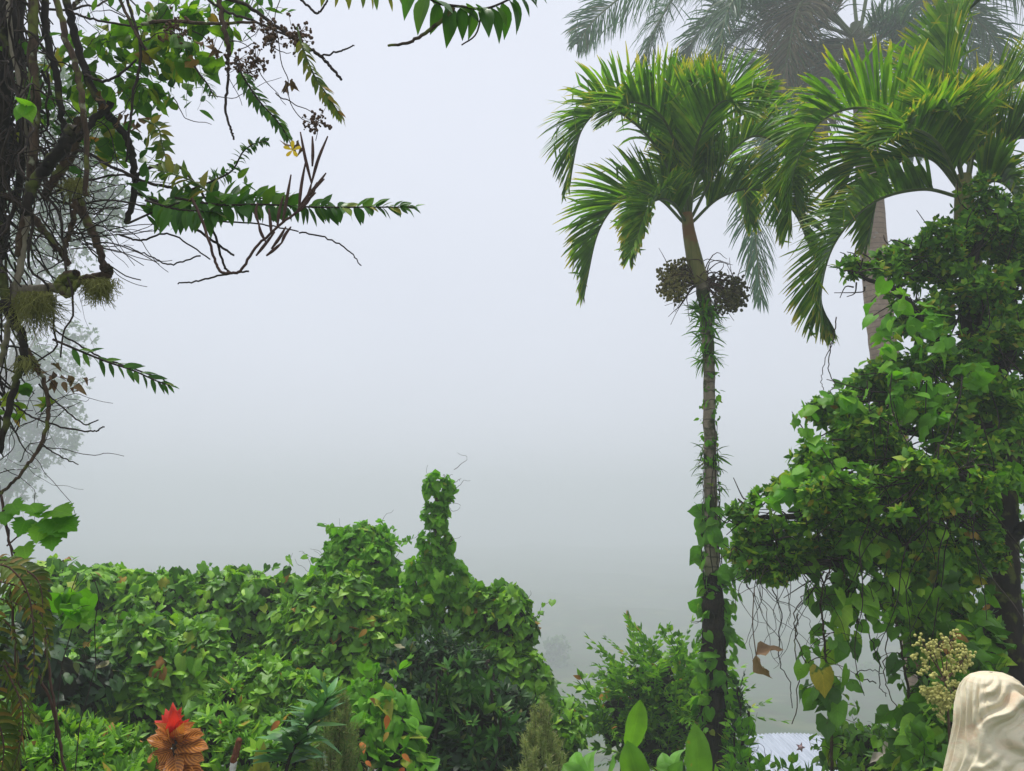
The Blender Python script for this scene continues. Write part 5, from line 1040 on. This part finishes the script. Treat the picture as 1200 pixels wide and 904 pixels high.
shoot('thin row of leaves hanging along the top edge, half out of the photo', [(365, -18), (400, -10), (440, -8), (475, -6)], 2.3, .055, 14, m_orchid_y, ang=R(75), kinds=[WN], droop=.9, wide=1.2)
w = MB(); w.tube(pix([(532, 10), (522, 20), (500, 38), (478, 50), (455, 54)], 2.2), [.007, .0035], seg=7, res=24, wob=.0015); w.tube(pix([(565, 12), (558, 40), (541, 53)], 2.2), [.003, .002], seg=5, res=10)
tag(w.build('bare_twig', m_bark_brown, loc=P(532, 10, 2.2)), 'bare curved brown twig at the top edge under the broad leaves', 'twig')
shoot('rosette shoot of yellow and green leaves against the sky left of centre', [(168, 140), (185, 150), (190, 170), (196, 192)], 2.7, .045, 30, m_orchid_y, ang=R(70), kinds=[WN] + OL)
shoot('small green rosette tip hanging below the bright heart leaves', [(228, 78), (236, 90), (244, 100), (250, 112)], 2.7, .035, 26, m_orchid, ang=R(60), kinds=[WN])
shoot('cluster of larger olive leaves drooping under the dense leafy shoot', [(170, 235), (205, 245), (235, 248), (260, 252)], 2.6, .08, 26, m_orchid, ang=R(80), kinds=OL, droop=.8, wide=.8)
shoot('big leaved short shoot above the dense leafy one, leaves pointing left', [(262, 238), (230, 215), (205, 205), (185, 200)], 2.6, .07, 22, m_orchid_y, ang=R(60), kinds=OL, droop=.1, wide=.8)

# dry seed pod stalk
pd_ = thing('dry_pod_stalk', 'bare reddish stalk with upright dry seed pods crossing the long horizontal shoot', 'stalk', P(292, 318, 2.5)); w = MB()
w.tube(pix([(225, 232), (238, 262), (250, 300), (258, 318), (270, 320), (283, 316), (300, 290), (330, 262), (358, 240), (372, 215)], 2.5), [.0042, .0045, .0036], seg=7, res=60, wob=.001); w.build('stem', m_stem_red, pd_)
for a, b in (((311, 283), (303, 262)), ((303, 262), (302, 238)), ((318, 275), (315, 245)), ((325, 266), (332, 230)), ((331, 262), (341, 205)), ((350, 248), (358, 190)), ((356, 240), (365, 215)), ((365, 215), (384, 160)), ((365, 215), (352, 155)), ((366, 195), (366, 160)), ((360, 230), (382, 203)), ((352, 240), (380, 210)), ((330, 285), (341, 266)), ((312, 300), (331, 284)), ((300, 300), (322, 272)), ((318, 292), (335, 266)), ((345, 252), (370, 226))):
    s = MB(); s.tube(pix([a, ((a[0] + b[0]) / 2 + rng.normal(0, 1.5), (a[1] + b[1]) / 2), b], 2.5), [.0028, .0052, .0046, .0022], seg=7, res=10); s.build('seed_pod', m_stem_red, pd_)

# lobed leaf creeper
LOB = leaf('heart', .12, .15, cols=7, rows=13, jag=.16, wave=.1)
lv = thing('lobed_leaf_creeper', 'sprig of toothed bright green leaves against the fog above the fern', 'creeper', P(5, 660, 2.5)); w = MB()
w.tube(pix([(20, 680), (12, 640), (4, 605), (2, 580)], 2.5), [.003, .002], seg=5, res=14); w.tube(pix([(8, 640), (30, 622), (55, 612), (80, 618)], 2.5), [.0025, .0015], seg=5, res=14); w.build('stem', m_stem_red, lv)
f = MB()
for (bx, by, ex, ey, s_) in ((35, 592, 54, 612, 30), (62, 598, 92, 600, 38), (60, 608, 88, 640, 38), (48, 616, 40, 640, 30), (14, 590, 26, 612, 26), (70, 612, 98, 622, 36), (30, 610, 18, 634, 28), (60, 625, 60, 652, 30), (8, 600, 2, 625, 24), (45, 600, 62, 588, 26), (28, 640, 30, 664, 28), (12, 655, 8, 680, 26)):
    y = P(ex, ey, 2.42) - P(bx, by, 2.5); f.inst(LOB, P(bx, by, 2.5)[None], frames(y[None], np.array([[rng.normal(0, .3), -.7, .7 + rng.normal(0, .2)]])), np.array([M(s_, 2.5)]))
f.build('foliage', m_vine_light, lv)
lv2 = creeper('leafy_sprig', 'small bright sprig of heart leaves in front of the rear vine bank', [(95, 708, 16, 10, 3.4), (80, 700, 10, 8, 3.4)], 9, .085, m_vine_light, cat='creeper', tpls=HEART, subk=0, corem=False, stem_n=2, sr=.0025)

# drooping fern
fn = thing('drooping_fern', 'brownish green fern fronds drooping in front of the left edge', 'fern', P(-5, 700, 2.0))
FF = [[(-10, 655), (20, 660), (40, 678), (52, 705)], [(-8, 680), (25, 690), (48, 720), (60, 760)], [(-5, 700), (30, 715), (55, 760), (48, 800)], [(-10, 660), (14, 668), (34, 700), (40, 760), (36, 820)], [(-8, 720), (15, 740), (20, 790), (8, 850)], [(-15, 700), (-5, 760), (-2, 830), (-6, 900)], [(0, 820), (15, 850), (22, 890), (16, 930)], [(0, 660), (30, 668), (48, 690), (50, 745)], [(-5, 760), (16, 790), (34, 830), (50, 850)], [(-10, 830), (4, 870), (0, 920)], [(5, 780), (26, 830), (22, 880), (10, 910)]]
for pl in FF:
    dd = 2.0 + rng.uniform(-.15, .15); frond(pix([(x * 1.0, y) for x, y in pl], dd), 24, .046, .0085, lift=R(5), grav=1.3, ang=(R(75), R(75), R(50)), rr=.0022, seg=4, t0=.05, prof=((0, .7), (.3, 1), (.7, .7), (1, .15)), twist=rng.uniform(-.9, .9)).build('frond', [m_fern, m_stem_red], fn)
w = MB()
for pl in ([(12, 690), (18, 760), (22, 850), (24, 940)], [(30, 780), (50, 800), (66, 850), (76, 904), (80, 960)], [(52, 745), (60, 800), (72, 880)]): w.tube(pix(pl, 2.1), [.003, .003], seg=6, res=24, wob=.0015)
w.tube([P(24, 940, 2.1), np.array([P(24, 940, 2.1)[0], 2.1, float(ground_z(P(24, 940, 2.1)[0], 2.1))])], [.003, .004], seg=6, res=6)
w.build('stem', m_stem_red, fn)
